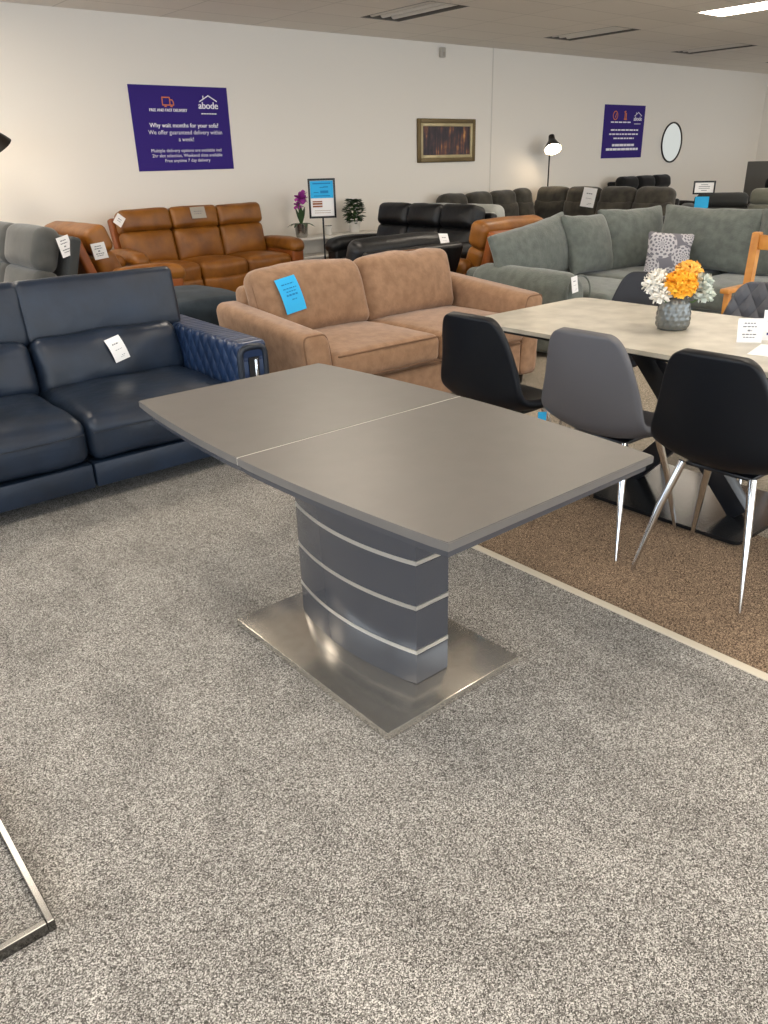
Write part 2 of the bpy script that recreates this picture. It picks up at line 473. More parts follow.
def cv(x, y):
    if (x, y) not in vc: vc[(x, y)] = bm.verts.new((x, y, CH))
    return vc[(x, y)]
for a, b in zip(xs, xs[1:]):
    for c, d in zip(ys, ys[1:]):
        if any(abs((a+b)/2-f[0]) < FW/2 and abs((c+d)/2-f[1]) < FL/2 for f in fit): continue
        bm.faces.new((cv(a, c), cv(b, c), cv(b, d), cv(a, d)))
ge = bmesh.ops.extrude_face_region(bm, geom=list(bm.faces))
bmesh.ops.translate(bm, vec=(0, 0, .15), verts=[g for g in ge['geom'] if isinstance(g, bmesh.types.BMVert)])
struct('ceiling', bm, M['ceiling'], smooth=False)

unlit_names = {(7.1, 7.78): 'recessed unlit ceiling light nearest above the black leather sofa, its white tubes showing',
               (10.45, 7.78): 'recessed unlit ceiling light over the grey corner sofa, second along the back wall',
               (13.75, 7.78): 'recessed unlit ceiling light third along the back wall, above the purple portrait sign',
               (17.05, 7.78): 'recessed unlit ceiling light farthest along the back wall'}
for (x, y, lit) in fit:
    if lit:
        lab = 'bright lit ceiling light at the top right of the picture' if (x, y) == (10.45, 5.45) else 'unseen lit ceiling light put outside the picture to light the shop floor'
        grp = None if (x, y) == (10.45, 5.45) else 'lit ceiling lights'
    else:
        lab = unlit_names.get((x, y), 'unlit ceiling light out of the picture to the right'); grp = 'unlit ceiling lights'
    t = thing('ceiling_light', lab, 'ceiling light', (x, y, CH), 0, grp)
    b = BM()   # housing: an open tray
    w, l, d = FW-.006, FL-.006, .09
    for sx in (-1, 1): box(b, (sx*(w/2-.008), 0, d/2), (.016, l, d))
    for sy in (-1, 1): box(b, (0, sy*(l/2-.008), d/2), (w-.032, .016, d))
    box(b, (0, 0, d-.004), (w-.032, l-.032, .008))
    obj('housing', b, M['troffer'], t, smooth=False)
    if lit:
        b = BM(); box(b, (0, 0, .012), (w-.05, l-.05, .012)); obj('diffuser', b, M['tube'], t, smooth=False)
    else:
        for k in (-1, 0, 1):
            b = BM(); tube(b, [(k*.17, -l/2+.06, .052), (k*.17, l/2-.06, .052)], .045, 12); obj('tube', b, M['louvre'], t)
        b = BM()
        for k in (-1.5, -.5, .5, 1.5): box(b, (k*.17-.0, 0, .05), (.012, l-.05, .05))
        obj('louvre', b, M['troffer'], t, smooth=False)

# ------------------------------------------------------------------ grey pedestal dining table
t = thing('dining_table', 'grey gloss extending dining table on a banded pedestal, nearest and alone on the grey carpet', 'table', (1.364, 1.728, 0))
def bowed(hx, hy, bow, y0, y1, n=16):
    p = []
    for i in range(n+1):
        y = y0+(y1-y0)*i/n; p.append((hx+bow*(1-(y/hy)**2), y))
    for i in range(n+1):
        y = y1+(y0-y1)*i/n; p.append((-hx-bow*(1-(y/hy)**2), y))
    return p
HX, HY = .367, .727
for k, (ya, yb) in enumerate(((-HY, -.001+.012), (.014, HY))):
    lf = obj('table_leaf', prism(BM(), bowed(HX, HY, .05, ya, yb), .738, .76, .0025), M['gloss_top'], t, 30)
    obj('rim', prism(BM(), bowed(HX-.012, HY-.012, .05, max(ya, -HY+.012), min(yb, HY-.012)), .716, .7379, .004), M['gloss_side'], lf, 30)
b = BM(); box(b, (0, .0125, .7495), (2*(HX+.0495), .0022, .0212)); obj('seam_strip', b, M['seam'], t, smooth=False)
# pedestal: five bowed bands with hammered chrome between them
def ped(hx, hy, bow, z0, z1, bev=.003): return prism(BM(), bowed(hx, hy, bow, -hy, hy, 20), z0, z1, bev)
zs = [.022, .141, .291, .436, .585, .705]
for z0, z1 in zip(zs, zs[1:]):
    obj('pedestal_band', ped(.064, .295, .044, z0+.0066, z1-.0066), M['gloss_side'], t, 30)
for z in zs[1:-1]:
    obj('chrome_band', ped(.0648, .2958, .044, z-.0066, z+.0066, 0), M['strip_chrome'], t, 30)
b = BM(); box(b, (0, 0, .708), (.2, .7, .015), bev=.002); obj('support_rail', b, M['gloss_side'], t)
b = BM(); box(b, (0, 0, .0143), (.545, .805, .0275), bev=.003); obj('base_plate', b, M['brushed'], t)

# ------------------------------------------------------------------ chrome sled base, bottom left
b = BM()
fx0, fx1, fy0, fy1, tw, th = -.55, .193, 1.348, 1.95, .016, .03
box(b, (fx1-tw/2, (fy0+fy1)/2, th/2), (tw, fy1-fy0, th), bev=.002)
box(b, ((fx0+fx1)/2-tw/2, fy0+tw/2, th/2), (fx1-fx0-tw, tw, th), bev=.002)
box(b, ((fx0+fx1)/2-tw/2, fy1-tw/2, th/2), (fx1-fx0-tw, tw, th), bev=.002)
box(b, (fx0+tw/2, (fy0+fy1)/2, th/2), (tw, fy1-fy0-2*tw, th), bev=.002)
t = thing('table_base', 'polished steel rectangular floor frame at the bottom left edge of the picture', 'table base', (0, 0, 0))
M['dull_steel'] = plain('dull_steel', '#72716f', .22, 1.)
obj('frame', b, M['dull_steel'], t, smooth=False)
for sy in (fy0+.05, fy1-.05):
    b = BM(); box(b, (fx0+tw/2, sy, .24), (tw, .04, .418), bev=.002); obj('upright', b, M['chrome'], t)
b = BM(); box(b, (fx0-.0, (fy0+fy1)/2, .455), (.04, fy1-fy0, .012), bev=.002); obj('top_rail', b, M['chrome'], t)

# ------------------------------------------------------------------ cards and tags
def card(name, label, cat, loc, rot, w, h, mat=None, lines=(), ink=None, group=None, curl=.0, writing=None):
    """thin card facing its local -y; lines = (x0, x1, z, thickness) as fractions of the card"""
    t = bpy.data.objects.new(name, None); COL.objects.link(t); t.location = loc; t.rotation_euler = rot; props(t, label, cat, group)
    b = BM(); n = 6
    fr, bk = [], []
    for i in range(n+1):
        z = -h/2+h*i/n; y = -curl*(1-(2*i/n-1)**2)
        fr.append((bm_v(b, -w/2, y-.0006, z), bm_v(b, w/2, y-.0006, z))); bk.append((bm_v(b, -w/2, y+.0006, z), bm_v(b, w/2, y+.0006, z)))
    for i in range(n):
        b.faces.new((fr[i][0], fr[i][1], fr[i+1][1], fr[i+1][0])); b.faces.new((bk[i][1], bk[i][0], bk[i+1][0], bk[i+1][1]))
        b.faces.new((fr[i][1], bk[i][1], bk[i+1][1], fr[i+1][1])); b.faces.new((bk[i][0], fr[i][0], fr[i+1][0], bk[i+1][0]))
    b.faces.new((fr[0][1], fr[0][0], bk[0][0], bk[0][1])); b.faces.new((fr[-1][0], fr[-1][1], bk[-1][1], bk[-1][0]))
    obj('sheet', b, mat or M['paper'], t, 30)
    if lines:
        b = BM()
        for x0, x1, z, th in lines:
            yy = -curl*(1-(2*z)**2)-.0016
            # broken strokes like a printed line too small to read
            x = x0
            while x < x1-.001:
                wd = min(random.uniform(.07, .16), x1-x)
                box(b, ((x+wd/2)*w, yy, z*h), (wd*w, .0004, th*h)); x += wd+.035
        obj('print', b, ink or M['ink'], t, smooth=False)
    return t
def bm_v(b, x, y, z): return b.verts.new((x, y, z))

# ------------------------------------------------------------------ navy leather sofa
t = thing('sofa', 'navy leather sofa with raised headrests and a diamond quilted arm, at the left', 'sofa', (1.165, 3.52, 0))
nv = M['navy']
def seat_fn(drop):
    def f(x, y, z, u):
        return (x, y, z - (drop*max(0, -u[1]-.55)**2*1.6 if u[2] > 0 else 0))
    return f
for k, cx in enumerate((-.402, .405)):
    w = .80
    s = obj('seat_cushion', pad(BM(), (cx, .36, .325), (w, .74, .23), .055, {'z+': .022, 'y-': .018}, (10, 10, 4), fn=seat_fn(.06), wob=.007, seed=k), nv, t, 0)
    b = BM(); tube(b, [(cx-w/2+.02, -.014, .355), (cx-w/4, -.030, .358), (cx, -.034, .36), (cx+w/4, -.030, .358), (cx+w/2-.02, -.014, .355)], .004, 6); obj('piping', b, M['navy_dark'], s)
    obj('backrest', pad(BM(), (cx+.01, .695, .53), (w, .2, .30), .06, {'y-': .03}, (14, 4, 8), rot=(R(-15), 0, 0), wob=.010, seed=k+4), nv, t, 0)
    obj('headrest', pad(BM(), (cx+.05, .795, .79), (.87 if k else .80, .13, .335), .04, {'y-': .012}, (10, 4, 6), rot=(R(-9), 0, 0), wob=.005, seed=k+8), nv, t, 0)
    b = BM(); box(b, (cx, .05, .145), (w+.0, .1, .12), bev=.012); obj('front_panel', b, nv, t)
b = BM(); box(b, (0, .47, .13), (1.6, .72, .14), bev=.01); obj('base', b, M['navy_dark'], t)
b = BM(); box(b, (0, .9, .36), (1.66, .12, .52), rot=(R(-6), 0, 0), bev=.04, seg=4); obj('back_panel', b, nv, t)
for sx in (-1, 1):
    def armf(x, y, z, u): return (x, y, z + .022*(u[1]*.5+.5)*(u[2]*.5+.5))
    a = obj('armrest', pad(BM(), (sx*.905, .46, .355), (.185, .93, .57), .03, {'x-': .006, 'x+': .006}, (6, 20, 14), fn=armf), M['navy_quilt'], t, 0)
    # padded border around the front of the arm, with the bright inlay
    b = BM(); x = sx*.905
    q = [(x-.074, .0, .08), (x-.074, .0, .3), (x-.074, .0, .53)]+[(x-.074*math.copysign(abs(math.cos(PI*i/12))**.6, math.cos(PI*i/12)), .0, .55+.062*math.sin(PI*i/12)**.6) for i in range(1, 12)]+[(x+.074, .0, .53), (x+.074, .0, .3), (x+.074, .0, .08)]
    tube(b, q, .017, 10)
    obj('arm_border', b, M['navy_dark'], a)
    b = BM(); box(b, (x, -.006, .34), (.06, .012, .44)); obj('inlay_recess', b, M['black_metal'], a)
    b = BM(); box(b, (x+.008, -.014, .335), (.016, .012, .43), bev=.003); obj('inlay', b, M['chrome'], a)
for sx in (-1, 1):
    for y in (.08, .82):
        b = BM(); tube(b, [(sx*.76, y, 0), (sx*.76, y, .07)], [.018, .026], 12); obj('foot', b, M['black_metal'], t)
L3 = ((-.22, .2, .2, .05), (-.2, .25, -.05, .02), (.05, .3, -.3, .02), (-.05, .2, -.36, .015))
card('price_card', 'white price card lying on the navy leather sofa back', 'price card', (1.59, 4.090, .592), (R(-21), R(-14), 0), .084, .128, lines=L3, curl=.014)

# ------------------------------------------------------------------ tan fabric sofa
t = thing('sofa', 'sand brown fabric two seater sofa with a blue paper on its cushion', 'sofa', (3.38, 3.5, 0))
tn = M['tan']
for k, cx in enumerate((-.40, .40)):
    s = obj('seat_cushion', pad(BM(), (cx, .35, .405), (.80, .76, .17), .05, {'z+': .025, 'y-': .012}, (10, 10, 4), wob=.006, seed=k+20), tn, t, 0)
    for z in (.475, .335):
        b = BM(); tube(b, [(cx-.385, -.018, z), (cx-.2, -.03, z+.004), (cx, -.034, z+.006), (cx+.2, -.03, z+.004), (cx+.385, -.018, z)], .0055, 6); obj('piping', b, M['tan_pipe'], s)
    def bf(x, y, z, u, k=k):
        # plump scatter back: crowned top, a dent where the two lean together
        z += .028*(1-u[0]**2)*(u[2]*.5+.5) - (.02*math.exp(-((u[0]-.2)/.22)**2)*(u[2] > .3) if k else 0)
        x += .012*u[2]*(1 if k else -1)
        return (x, y, z)
    s = obj('back_cushion', pad(BM(), (cx*1.02, .78, .66), (.83, .2, .43), .075, {'y-': .06, 'y+': .03}, (12, 4, 10), rot=(R(-17), 0, 0), fn=bf, wob=.009, seed=k+30), tn, t, 0)
    b = pipe_loop(BM(), (cx*1.02, .78, .66), (.83, .2, .43), .075, (R(-17), 0, 0), -.04, .0055, bf, -.008)
    obj('piping', b, M['tan_pipe'], s)
b = BM(); pad(b, (0, .95, .42), (1.6, .16, .70), .05, {}, (6, 3, 4), rot=(R(-6), 0, 0)); obj('back_frame', b, tn, t, 0)
b = BM(); pad(b, (0, .44, .2), (1.62, .86, .25), .03, {}, (6, 4, 3)); obj('base', b, tn, t, 0)
b = BM(); box(b, (0, .006, .302), (1.6, .012, .012), bev=.004); obj('base_welt', b, M['tan_pipe'], t)
for sx in (-1, 1):
    def af(x, y, z, u, sx=sx):
        top = (u[2]*.5+.5)
        x += sx*.045*top*top                      # flared outward at the top
        z += .085*top*(u[1]*.5+.5)                # rising to the back
        if sx > 0: pass
        return (x, y, z)
    a = obj('armrest', pad(BM(), ((.895 if sx > 0 else -.865), .49, .34), (.19, .98, .55), .06, {}, (6, 8, 8), fn=af), tn, t, 0)
    b = pipe_loop(BM(), ((.895 if sx > 0 else -.865), .49, .34), (.19, .98, .55), .06, (0, 0, 0), -.465, .005, af, -.012)
    obj('piping', b, M['tan_pipe'], a)
for sx in (-1, 1):
    for y in (.08, .86):
        b = BM(); tube(b, [(sx*.88, y, 0), (sx*.88, y, .1)], [.018, .028], 12); obj('foot', b, M['lamp_dark'], t)
card('price_card', 'bright blue price paper on the sand brown sofa back cushion', 'price card', (2.740, 4.138, .733), (R(-20), R(-10), R(-6)), .14, .215, M['blue_paper'],
     ((-.3, .3, .3, .03), (-.3, .35, .17, .03), (-.2, .3, .08, .03), (-.25, .3, -.02, .05), (-.05, .2, -.15, .03)), M['blue_ink'], curl=.016)

# ------------------------------------------------------------------ recliner sofas
def recliner(name, label, cat, mat, dark, W, D, H, n, loc, rz, arm_w=.24, arm_h=.6, lean=14, headw=1., seed=0, foot=True, head=.24, group=None, hr=.085):
    t = thing(name, label, cat, loc, rz, group)
    inner = W-2*arm_w; sw = inner/n; sh = .46; ln = R(lean)
    for i in range(n):
        cx = -inner/2+sw*(i+.5)
        obj('seat_cushion', pad(BM(), (cx, D*.36, sh-.1), (sw*.995, D*.66, .22), .06, {'z+': .03, 'y-': .02}, (8, 7, 4), wob=.006, seed=seed+i), mat, t, 0)
        if foot: obj('footrest', pad(BM(), (cx, .07, .19), (sw*.99, .13, .24), .04, {'y-': .02}, (6, 3, 4), wob=.004, seed=seed+i), mat, t, 0)
        bh = H-sh-head+.06
        by = D*.68
        cz = sh-.04+bh/2
        y1 = by+math.tan(ln)*(cz-sh)
        obj('backrest', pad(BM(), (cx, y1, cz), (sw*1.0, .2, bh), .06, {'y-': .045}, (8, 4, 6), rot=(-ln, 0, 0), wob=.006, seed=seed+i+5), mat, t, 0)
        hz = H-head/2
        y2 = by+math.tan(ln)*(hz-sh)-.02
        obj('headrest', pad(BM(), (cx, y2, hz), (sw*headw, .21, head), hr, {'y-': .03, 'z+': .008}, (8, 4, 4), rot=(-ln, 0, 0), wob=.007, seed=seed+i+9), mat, t, 0)
    ys = by+math.tan(ln)*(H*.75-sh)+.12
    obj('back_shell', pad(BM(), (0, ys, H*.52), (inner+.06, .09, H*.82), .03, {'y+': .02}, (6, 3, 5), rot=(-ln, 0, 0)), dark, t, 0)
    b = BM(); box(b, (0, D*.46, .12), (inner+.02, D*.78, .16), bev=.01); obj('base', b, dark, t)
    for sx in (-1, 1):
        x = sx*(W/2-arm_w/2)
        obj('arm_panel', pad(BM(), (x, D*.45, (arm_h-.1)/2+.02), (arm_w*.86, D*.84, arm_h-.12), .04, {}, (4, 6, 5)), dark, t, 0)
        def af(x_, y_, z_, u): return (x_, y_, z_-.03*max(0, -u[1]-.3)**2)
        obj('armrest', pad(BM(), (x, D*.40, arm_h-.06), (arm_w*1.02, D*.80, .15), .07, {'z+': .018, 'y-': .02}, (5, 8, 3), fn=af, wob=.006, seed=seed+3), mat, t, 0)
        for y in (.1, D*.8):
            b = BM(); tube(b, [(sx*(W/2-.12), y, 0), (sx*(W/2-.12), y, .06)], .02, 10); obj('foot', b, M['black_metal'], t)
    return t

O, OD = M['orange'], M['orange_dark']
recliner('recliner_sofa', 'orange tan leather three seater recliner sofa against the back wall', 'sofa', O, OD, 2.24, .95, 1.03, 3, (4.70, 8.36, 0), 0, .2, .62, seed=1, hr=.05)
recliner('recliner_sofa', 'orange tan leather recliner seen end on behind the dark grey recliner', 'sofa', O, OD, 1.56, .85, 1.0, 1, (3.55, 7.88, 0), R(90), .2, .62, lean=19, seed=12, hr=.06)
recliner('recliner_sofa', 'dark grey fabric recliner sofa at the far left, behind the navy sofa', 'sofa', M['grey_fabric'], M['grey_side'], 2.1, .98, 1.04, 2, (1.515, 7.85, 0), R(-90), .2, .6, lean=17, seed=23, head=.36)
recliner('recliner_sofa', 'orange tan leather recliner with its back behind the sage corner sofa', 'sofa', O, OD, 1.2, .78, .96, 1, (5.83, 5.72, 0), R(180), .16, .62, lean=15, seed=31, hr=.07)
B, BD = M['black'], M['black']
recliner('recliner_sofa', 'black leather three seater sofa whose three headrests stand out by the white shelf unit', 'sofa', B, BD, 2.0, .95, 1.02, 3, (5.66, 6.78, 0), R(-90), .22, .66, seed=43, hr=.06)
recliner('recliner_sofa', 'low black leather recliner, its back just behind the sand brown sofa', 'sofa', B, BD, 1.18, .9, .89, 1, (4.60, 5.98, 0), R(181), .07, .56, lean=20, seed=51, head=.3)

# puffy slate stool
t = thing('footstool', 'slate blue puffy footstool between the navy sofa and the orange sofa', 'footstool', (3.2, 6.45, 0))
obj('cushion_top', pad(BM(), (0, 0, .33), (.75, 1.1, .26), .1, {'z+': .04}, (8, 10, 4), wob=.012, seed=3), M['teal'], t, 0)
obj('base', pad(BM(), (0, 0, .13), (.71, 1.06, .18), .03, {}, (4, 4, 3)), M['teal'], t, 0)
for sx in (-1, 1):
    for sy in (-1, 1):
        b = BM(); tube(b, [(sx*.3, sy*.46, 0), (sx*.3, sy*.46, .05)], .02, 10); obj('foot', b, M['black_metal'], t)

# ------------------------------------------------------------------ charcoal corner sofa along the wall
t = thing('corner_sofa', 'long charcoal grey corner sofa by the lit floor lamp', 'sofa', (0, 0, 0))
CG = M['charcoal']
def back_row(pts, widths, facing, H, mat, seed):
    pass
def run(t, mat, dark, x, y, rz, w, seed, H=1.0, D=.95, head=.34, lean=10):
    """one seat of a modular sofa, local frame centred at x, y with its front towards -y before turning by rz"""
    m = Matrix.Translation((x, y, 0)) @ Matrix.Rotation(rz, 4, 'Z')
    def put(name, b, mt):
        bmesh.ops.transform(b, matrix=m, verts=b.verts); return obj(name, b, mt, t, 0)
    put('seat_cushion', pad(BM(), (0, D*.36, .35), (w*.99, D*.7, .24), .06, {'z+': .03, 'y-': .02}, (6, 6, 4), wob=.006, seed=seed), mat)
    put('back_cushion', pad(BM(), (0, D*.74, .62), (w*.99, .22, .42), .08, {'y-': .04}, (6, 4, 5), rot=(R(-lean), 0, 0), wob=.008, seed=seed+1), mat)
    put('headrest', pad(BM(), (0, D*.8, H-head/2), (w*.97, .24, head), .1, {'y-': .03, 'z+': .02}, (8, 4, 4), rot=(R(-lean), 0, 0), wob=.01, seed=seed+2), mat)
    put('base', box(BM(), (0, D*.47, .14), (w*.995, D*.86, .24), bev=.02), dark)
    put('back_shell', box(BM(), (0, D*.93, .46), (w*.995, .08, .78), bev=.03), dark)
for i, x in enumerate((9.19, 9.76, 10.33)): run(t, CG, M['charcoal_dark'], x, 8.46, 0, .57, 60+i*4, H=.98)
for i, y in enumerate((9.05, 8.42, 7.77, 7.12)): run(t, CG, M['charcoal_dark'], 10.68, y, R(-90), .66, 80+i*4, H=1.0)
run(t, CG, M['charcoal_dark'], 10.81, 8.46, 0, .40, 76, H=.99)
b = BM(); pad(b, (11.1, 6.68, .34), (.85, .2, .6), .09, {}, (5, 4, 5)); obj('armrest', b, M['charcoal_dark'], t, 0)
b = BM(); pad(b, (8.82, 8.9, .34), (.17, .85, .58), .08, {}, (4, 5, 5)); obj('armrest', b, CG, t, 0)

# silver grey sofa in front of it
recliner('sofa', 'pale silver grey sofa showing its back between the black sofa and the charcoal corner sofa', 'sofa', M['silver_fabric'], M['silver_fabric'], 1.75, .92, .93, 2, (8.57, 7.72, 0), R(90), .2, .6, lean=10, seed=97)
# dark sofa behind by the wall
recliner('recliner_sofa', 'near black fabric sofa against the back wall under the round mirror', 'sofa', M['charcoal_dark'], M['charcoal_dark'], 2.0, .92, 1.1, 3, (14.2, 8.42, 0), 0, .18, .6, lean=10, seed=103, headw=.98)
# right hand group
recliner('armchair', 'dark grey armchair with a rounded arm, beside the small framed sign at the right', 'armchair', M['grey_side'], M['charcoal_dark'], 1.3, .9, .84, 1, (13.1, 6.9, 0), R(-60), .24, .66, lean=8, seed=111)
recliner('sofa', 'olive grey sofa at the right edge behind the sage corner sofa', 'sofa', M['olive'], M['olive'], 2.0, .95, .95, 2, (11.95, 5.42, 0), R(-90), .2, .62, lean=12, seed=118)
recliner('recliner_sofa', 'black sofa before the tall grey panel at the right edge', 'sofa', B, BD, 1.7, .9, 1.05, 2, (14.6, 6.62, 0), R(-90), .2, .6, lean=8, seed=125)
b = BM(); box(b, (0, 0, .65), (.1, 1.9, 1.30), bev=.015); props(obj('display_panel', b, M['panel_grey'], loc=(15.75, 6.95, 0)), 'tall plain grey panel standing behind the black sofa at the right edge', 'panel')

# ------------------------------------------------------------------ sage corner sofa
t = thing('corner_sofa', 'sage green fabric corner sofa with big scatter back cushions', 'sofa', (0, 0, 0))
G = M['green']
def scatter(c, w, h, th, rot, seed, name='back_cushion', mat=None, parent=None, pinch=.05, peak=0.):
    """square pillow with pinched corners, local: faces -y"""
    def f(x, y, z, u):
        e = abs(u[0])**3*abs(u[2])**3
        k = (1-abs(u[0])**2.6)*(1-abs(u[2])**2.6)
        y2 = y*(.12+.88*max(0, k)**.6)
        s = 1-pinch*(1-e)*(abs(u[0])**3 + abs(u[2])**3)*.5
        return (x*(1-pinch*abs(u[0])*(1-u[2]**2)), y2, z*(1-pinch*abs(u[2])*(1-u[0]**2)) + peak*u[0]*(u[2]*.5+.5))
    return pad(BM(), c, (w, th, h), .03, {}, (12, 4, 12), rot=rot, fn=f, wob=.012, seed=seed)
# long run, front at y=3.62, back at 4.85
obj('base', pad(BM(), (6.05, 4.24, .17), (2.2, 1.1, .26), .04, {}, (6, 6, 3)), G, t, 0)
obj('base', pad(BM(), (6.68, 2.95, .17), (1.04, 1.44, .26), .04, {}, (6, 6, 3)), G, t, 0)
obj('back_frame', pad(BM(), (6.12, 4.8, .34), (2.2, .18, .56), .06, {}, (8, 3, 5)), G, t, 0)
obj('back_frame', pad(BM(), (7.22, 3.57, .42), (.18, 2.6, .72), .06, {}, (3, 8, 5)), G, t, 0)
obj('seat_cushion', pad(BM(), (5.70, 4.12, .39), (.82, 1.0, .19), .06, {'z+': .02, 'y-': .015}, (8, 8, 4), wob=.008, seed=5), G, t, 0)
obj('seat_cushion', pad(BM(), (6.62, 4.14, .39), (1.0, 1.0, .19), .06, {'z+': .02}, (8, 8, 4), wob=.008, seed=6), G, t, 0)
obj('seat_cushion', pad(BM(), (6.62, 3.0, .39), (.98, 1.2, .19), .06, {'z+': .02, 'x-': .02}, (8, 8, 4), wob=.008, seed=7), G, t, 0)
# rolled arm with button tufts
def arf(x, y, z, u): return (x-.02*(u[2]*.5+.5), y, z+.02*(u[1]*.5+.5))
a = obj('armrest', pad(BM(), (5.13, 4.28, .36), (.32, 1.06, .58), .15, {}, (6, 10, 6), fn=arf, wob=.007, seed=8), G, t, 0)
for y in (3.95, 4.15, 4.35, 4.55):
    b = BM(); bmesh.ops.create_uvsphere(b, u_segments=10, v_segments=6, radius=.016, matrix=Matrix.Translation((4.985, y, .56))); obj('button', b, G, a)
b = BM(); q = [(5.13+.145*math.cos(PI*i/12), 3.765, .5+.135*math.sin(PI*i/12)) for i in range(13)]
tube(b, [(5.27, 3.765, .1)]+q+[(4.985, 3.765, .1)], .007, 6); obj('piping', b, G, a)
def put(c, w, h, th, rot, seed, peak=0., pinch=.07):
    obj('back_cushion', scatter(c, w, h, th, rot, seed, pinch=pinch, peak=peak), G, t, 0)
put((5.53, 4.57, .735), 1.08, .46, .24, (R(-18), R(-1), R(3)), 11, peak=.06)
put((6.22, 4.5, .74), .62, .53, .24, (R(-20), R(2), R(0)), 12)
put((6.82, 4.42, .75), .76, .56, .24, (R(-20), R(0), R(-14)), 13)
put((6.98, 3.77, .76), .98, .56, .28, (R(-18), R(1), R(-88)), 14)
put((6.98, 2.95, .75), .80, .56, .28, (R(-18), R(0), R(-90)), 15)
for x, y in ((5.15, 3.9), (5.15, 4.7), (6.3, 2.4), (7.05, 2.4), (7.05, 4.7)):
    b = BM(); tube(b, [(x, y, 0), (x, y, .06)], .025, 10); obj('foot', b, M['black_metal'], t)
o = obj('cushion', scatter((0, 0, 0), .39, .39, .15, (0, 0, 0), 21, pinch=.06), M['lace'], None, 0, loc=(6.57, 3.90, .655), rot=(R(-20), R(4), R(-52)))
props(o, 'small grey scatter cushion printed with white lace rosettes on the sage sofa', 'cushion')

# ------------------------------------------------------------------ white shelf unit, plants, sign stand
t = thing('shelf_unit', 'low white shelf unit against the back wall', 'shelf unit', (0, 0, 0))
x0, x1, y0, y1, h = 6.18, 7.75, 9.08, 9.47, .56
b = BM(); box(b, ((x0+x1)/2, (y0+y1)/2, h-.015), (x1-x0, y1-y0, .03), bev=.003); obj('top_board', b, M['white_lam'], t)
for x in (x0+.02, (x0+x1)/2, x1-.02):
    b = BM(); box(b, (x, (y0+y1)/2, (h-.031)/2), (.035, y1-y0-.01, h-.031), bev=.002); obj('side_panel', b, M['white_lam'], t)
for k in (0, 1):
    for z in (.06, .31):
        b = BM(); box(b, (x0+(x1-x0)*(.25+.5*k), (y0+y1)/2, z), ((x1-x0)/2-.045, y1-y0-.02, .025), bev=.002); obj('shelf', b, M['white_lam'], t)
b = BM(); box(b, ((x0+x1)/2, y1-.012, h/2-.02), (x1-x0-.04, .008, h-.06)); obj('back_board', b, M['white_lam'], t)

def leaf_mesh(bm, base, dirv, length, width, droop=.3):
    d = Vector(dirv).normalized(); side = d.cross(Vector((0, 0, 1)))
    side = side.normalized() if side.length > 1e-3 else Vector((1, 0, 0))
    prev = None; n = 5
    for i in range(n+1):
        s = i/n; p = Vector(base)+d*length*s - Vector((0, 0, 1))*droop*length*s*s
        w = width*math.sin(PI*min(.97, s*.9+.08))
        cur = (bm.verts.new(p-side*w/2), bm.verts.new(p+Vector((0, 0, -.15*w))), bm.verts.new(p+side*w/2))
        if prev:
            bm.faces.new((prev[0], prev[1], cur[1], cur[0])); bm.faces.new((prev[1], prev[2], cur[2], cur[1]))
        prev = cur

t = thing('potted_orchid', 'magenta orchid in a silver pot on the white shelf unit', 'orchid', (6.37, 9.24, .56))
lathe_p = [(0, .002), (.07, .002), (.078, .02), (.09, .15), (.095, .18), (.088, .18), (.082, .15), (0, .15)]
obj('pot', lathe(BM(), lathe_p, 24), M['silver_pot'], t)
b = BM()
for k in range(7): leaf_mesh(b, (0, 0, .16), (math.cos(k*.9), math.sin(k*.9), .55), .22, .06, .6)
for k in range(3): leaf_mesh(b, (0, 0, .16), (math.cos(k*2.1)*.3, math.sin(k*2.1)*.3, 1), .26, .08, .1)
obj('leaves', b, M['leaf'], t)
b = BM(); tube(b, [(0, 0, .15), (-.02, 0, .3), (-.03, 0, .4), (0, -.02, .48), (.03, -.03, .52)], .005, 6); obj('stem', b, M['stem'], t)
b = BM()
for k in range(9):
    c = Vector((.01+random.uniform(-.08, .08), random.uniform(-.06, .04), .47+random.uniform(-.09, .09)))
    for j in range(5):
        an = j*2*PI/5+k
        leaf_mesh(b, c, (math.cos(an), -.35, math.sin(an)), .07, .065, .1)
obj('blossom', b, M['petal_pink'], t)

t = thing('potted_plant', 'bushy green plant in a white pot on the white shelf unit', 'plant', (7.28, 9.24, .56))
obj('pot', lathe(BM(), [(0, .002), (.06, .002), (.068, .02), (.085, .14), (.088, .15), (.08, .15), (0, .13)], 24), M['white_lam'], t)
b = BM(); tube(b, [(0, 0, .12), (0, 0, .3)], .012, 8); obj('stem', b, M['stem'], t)
b = BM()
for k in range(230):
    th, z = random.uniform(0, 2*PI), random.uniform(.14, .44)
    rr = .12*math.sin(PI*min(1, max(.1, (z-.08)/.42)))*random.uniform(.3, 1)
    leaf_mesh(b, (rr*math.cos(th), rr*math.sin(th), z), (math.cos(th), math.sin(th), random.uniform(-.2, .9)), .08, .06, .3)
obj('foliage', b, M['leaf'], t)
t = thing('candle_jar', 'small white glass jar between orchid and green plant on the white shelf unit', 'jar', (6.83, 9.26, .56))
obj('jar', lathe(BM(), [(0, .002), (.045, .002), (.05, .012), (.05, .11), (.045, .115), (.045, .09), (0, .09)], 24), M['white_lam'], t)
obj('rim', lathe(BM(), [(.045, .1151), (.052, .1151), (.052, .123), (.045, .123), (.045, .1151)], 24), M['silver_pot'], t)

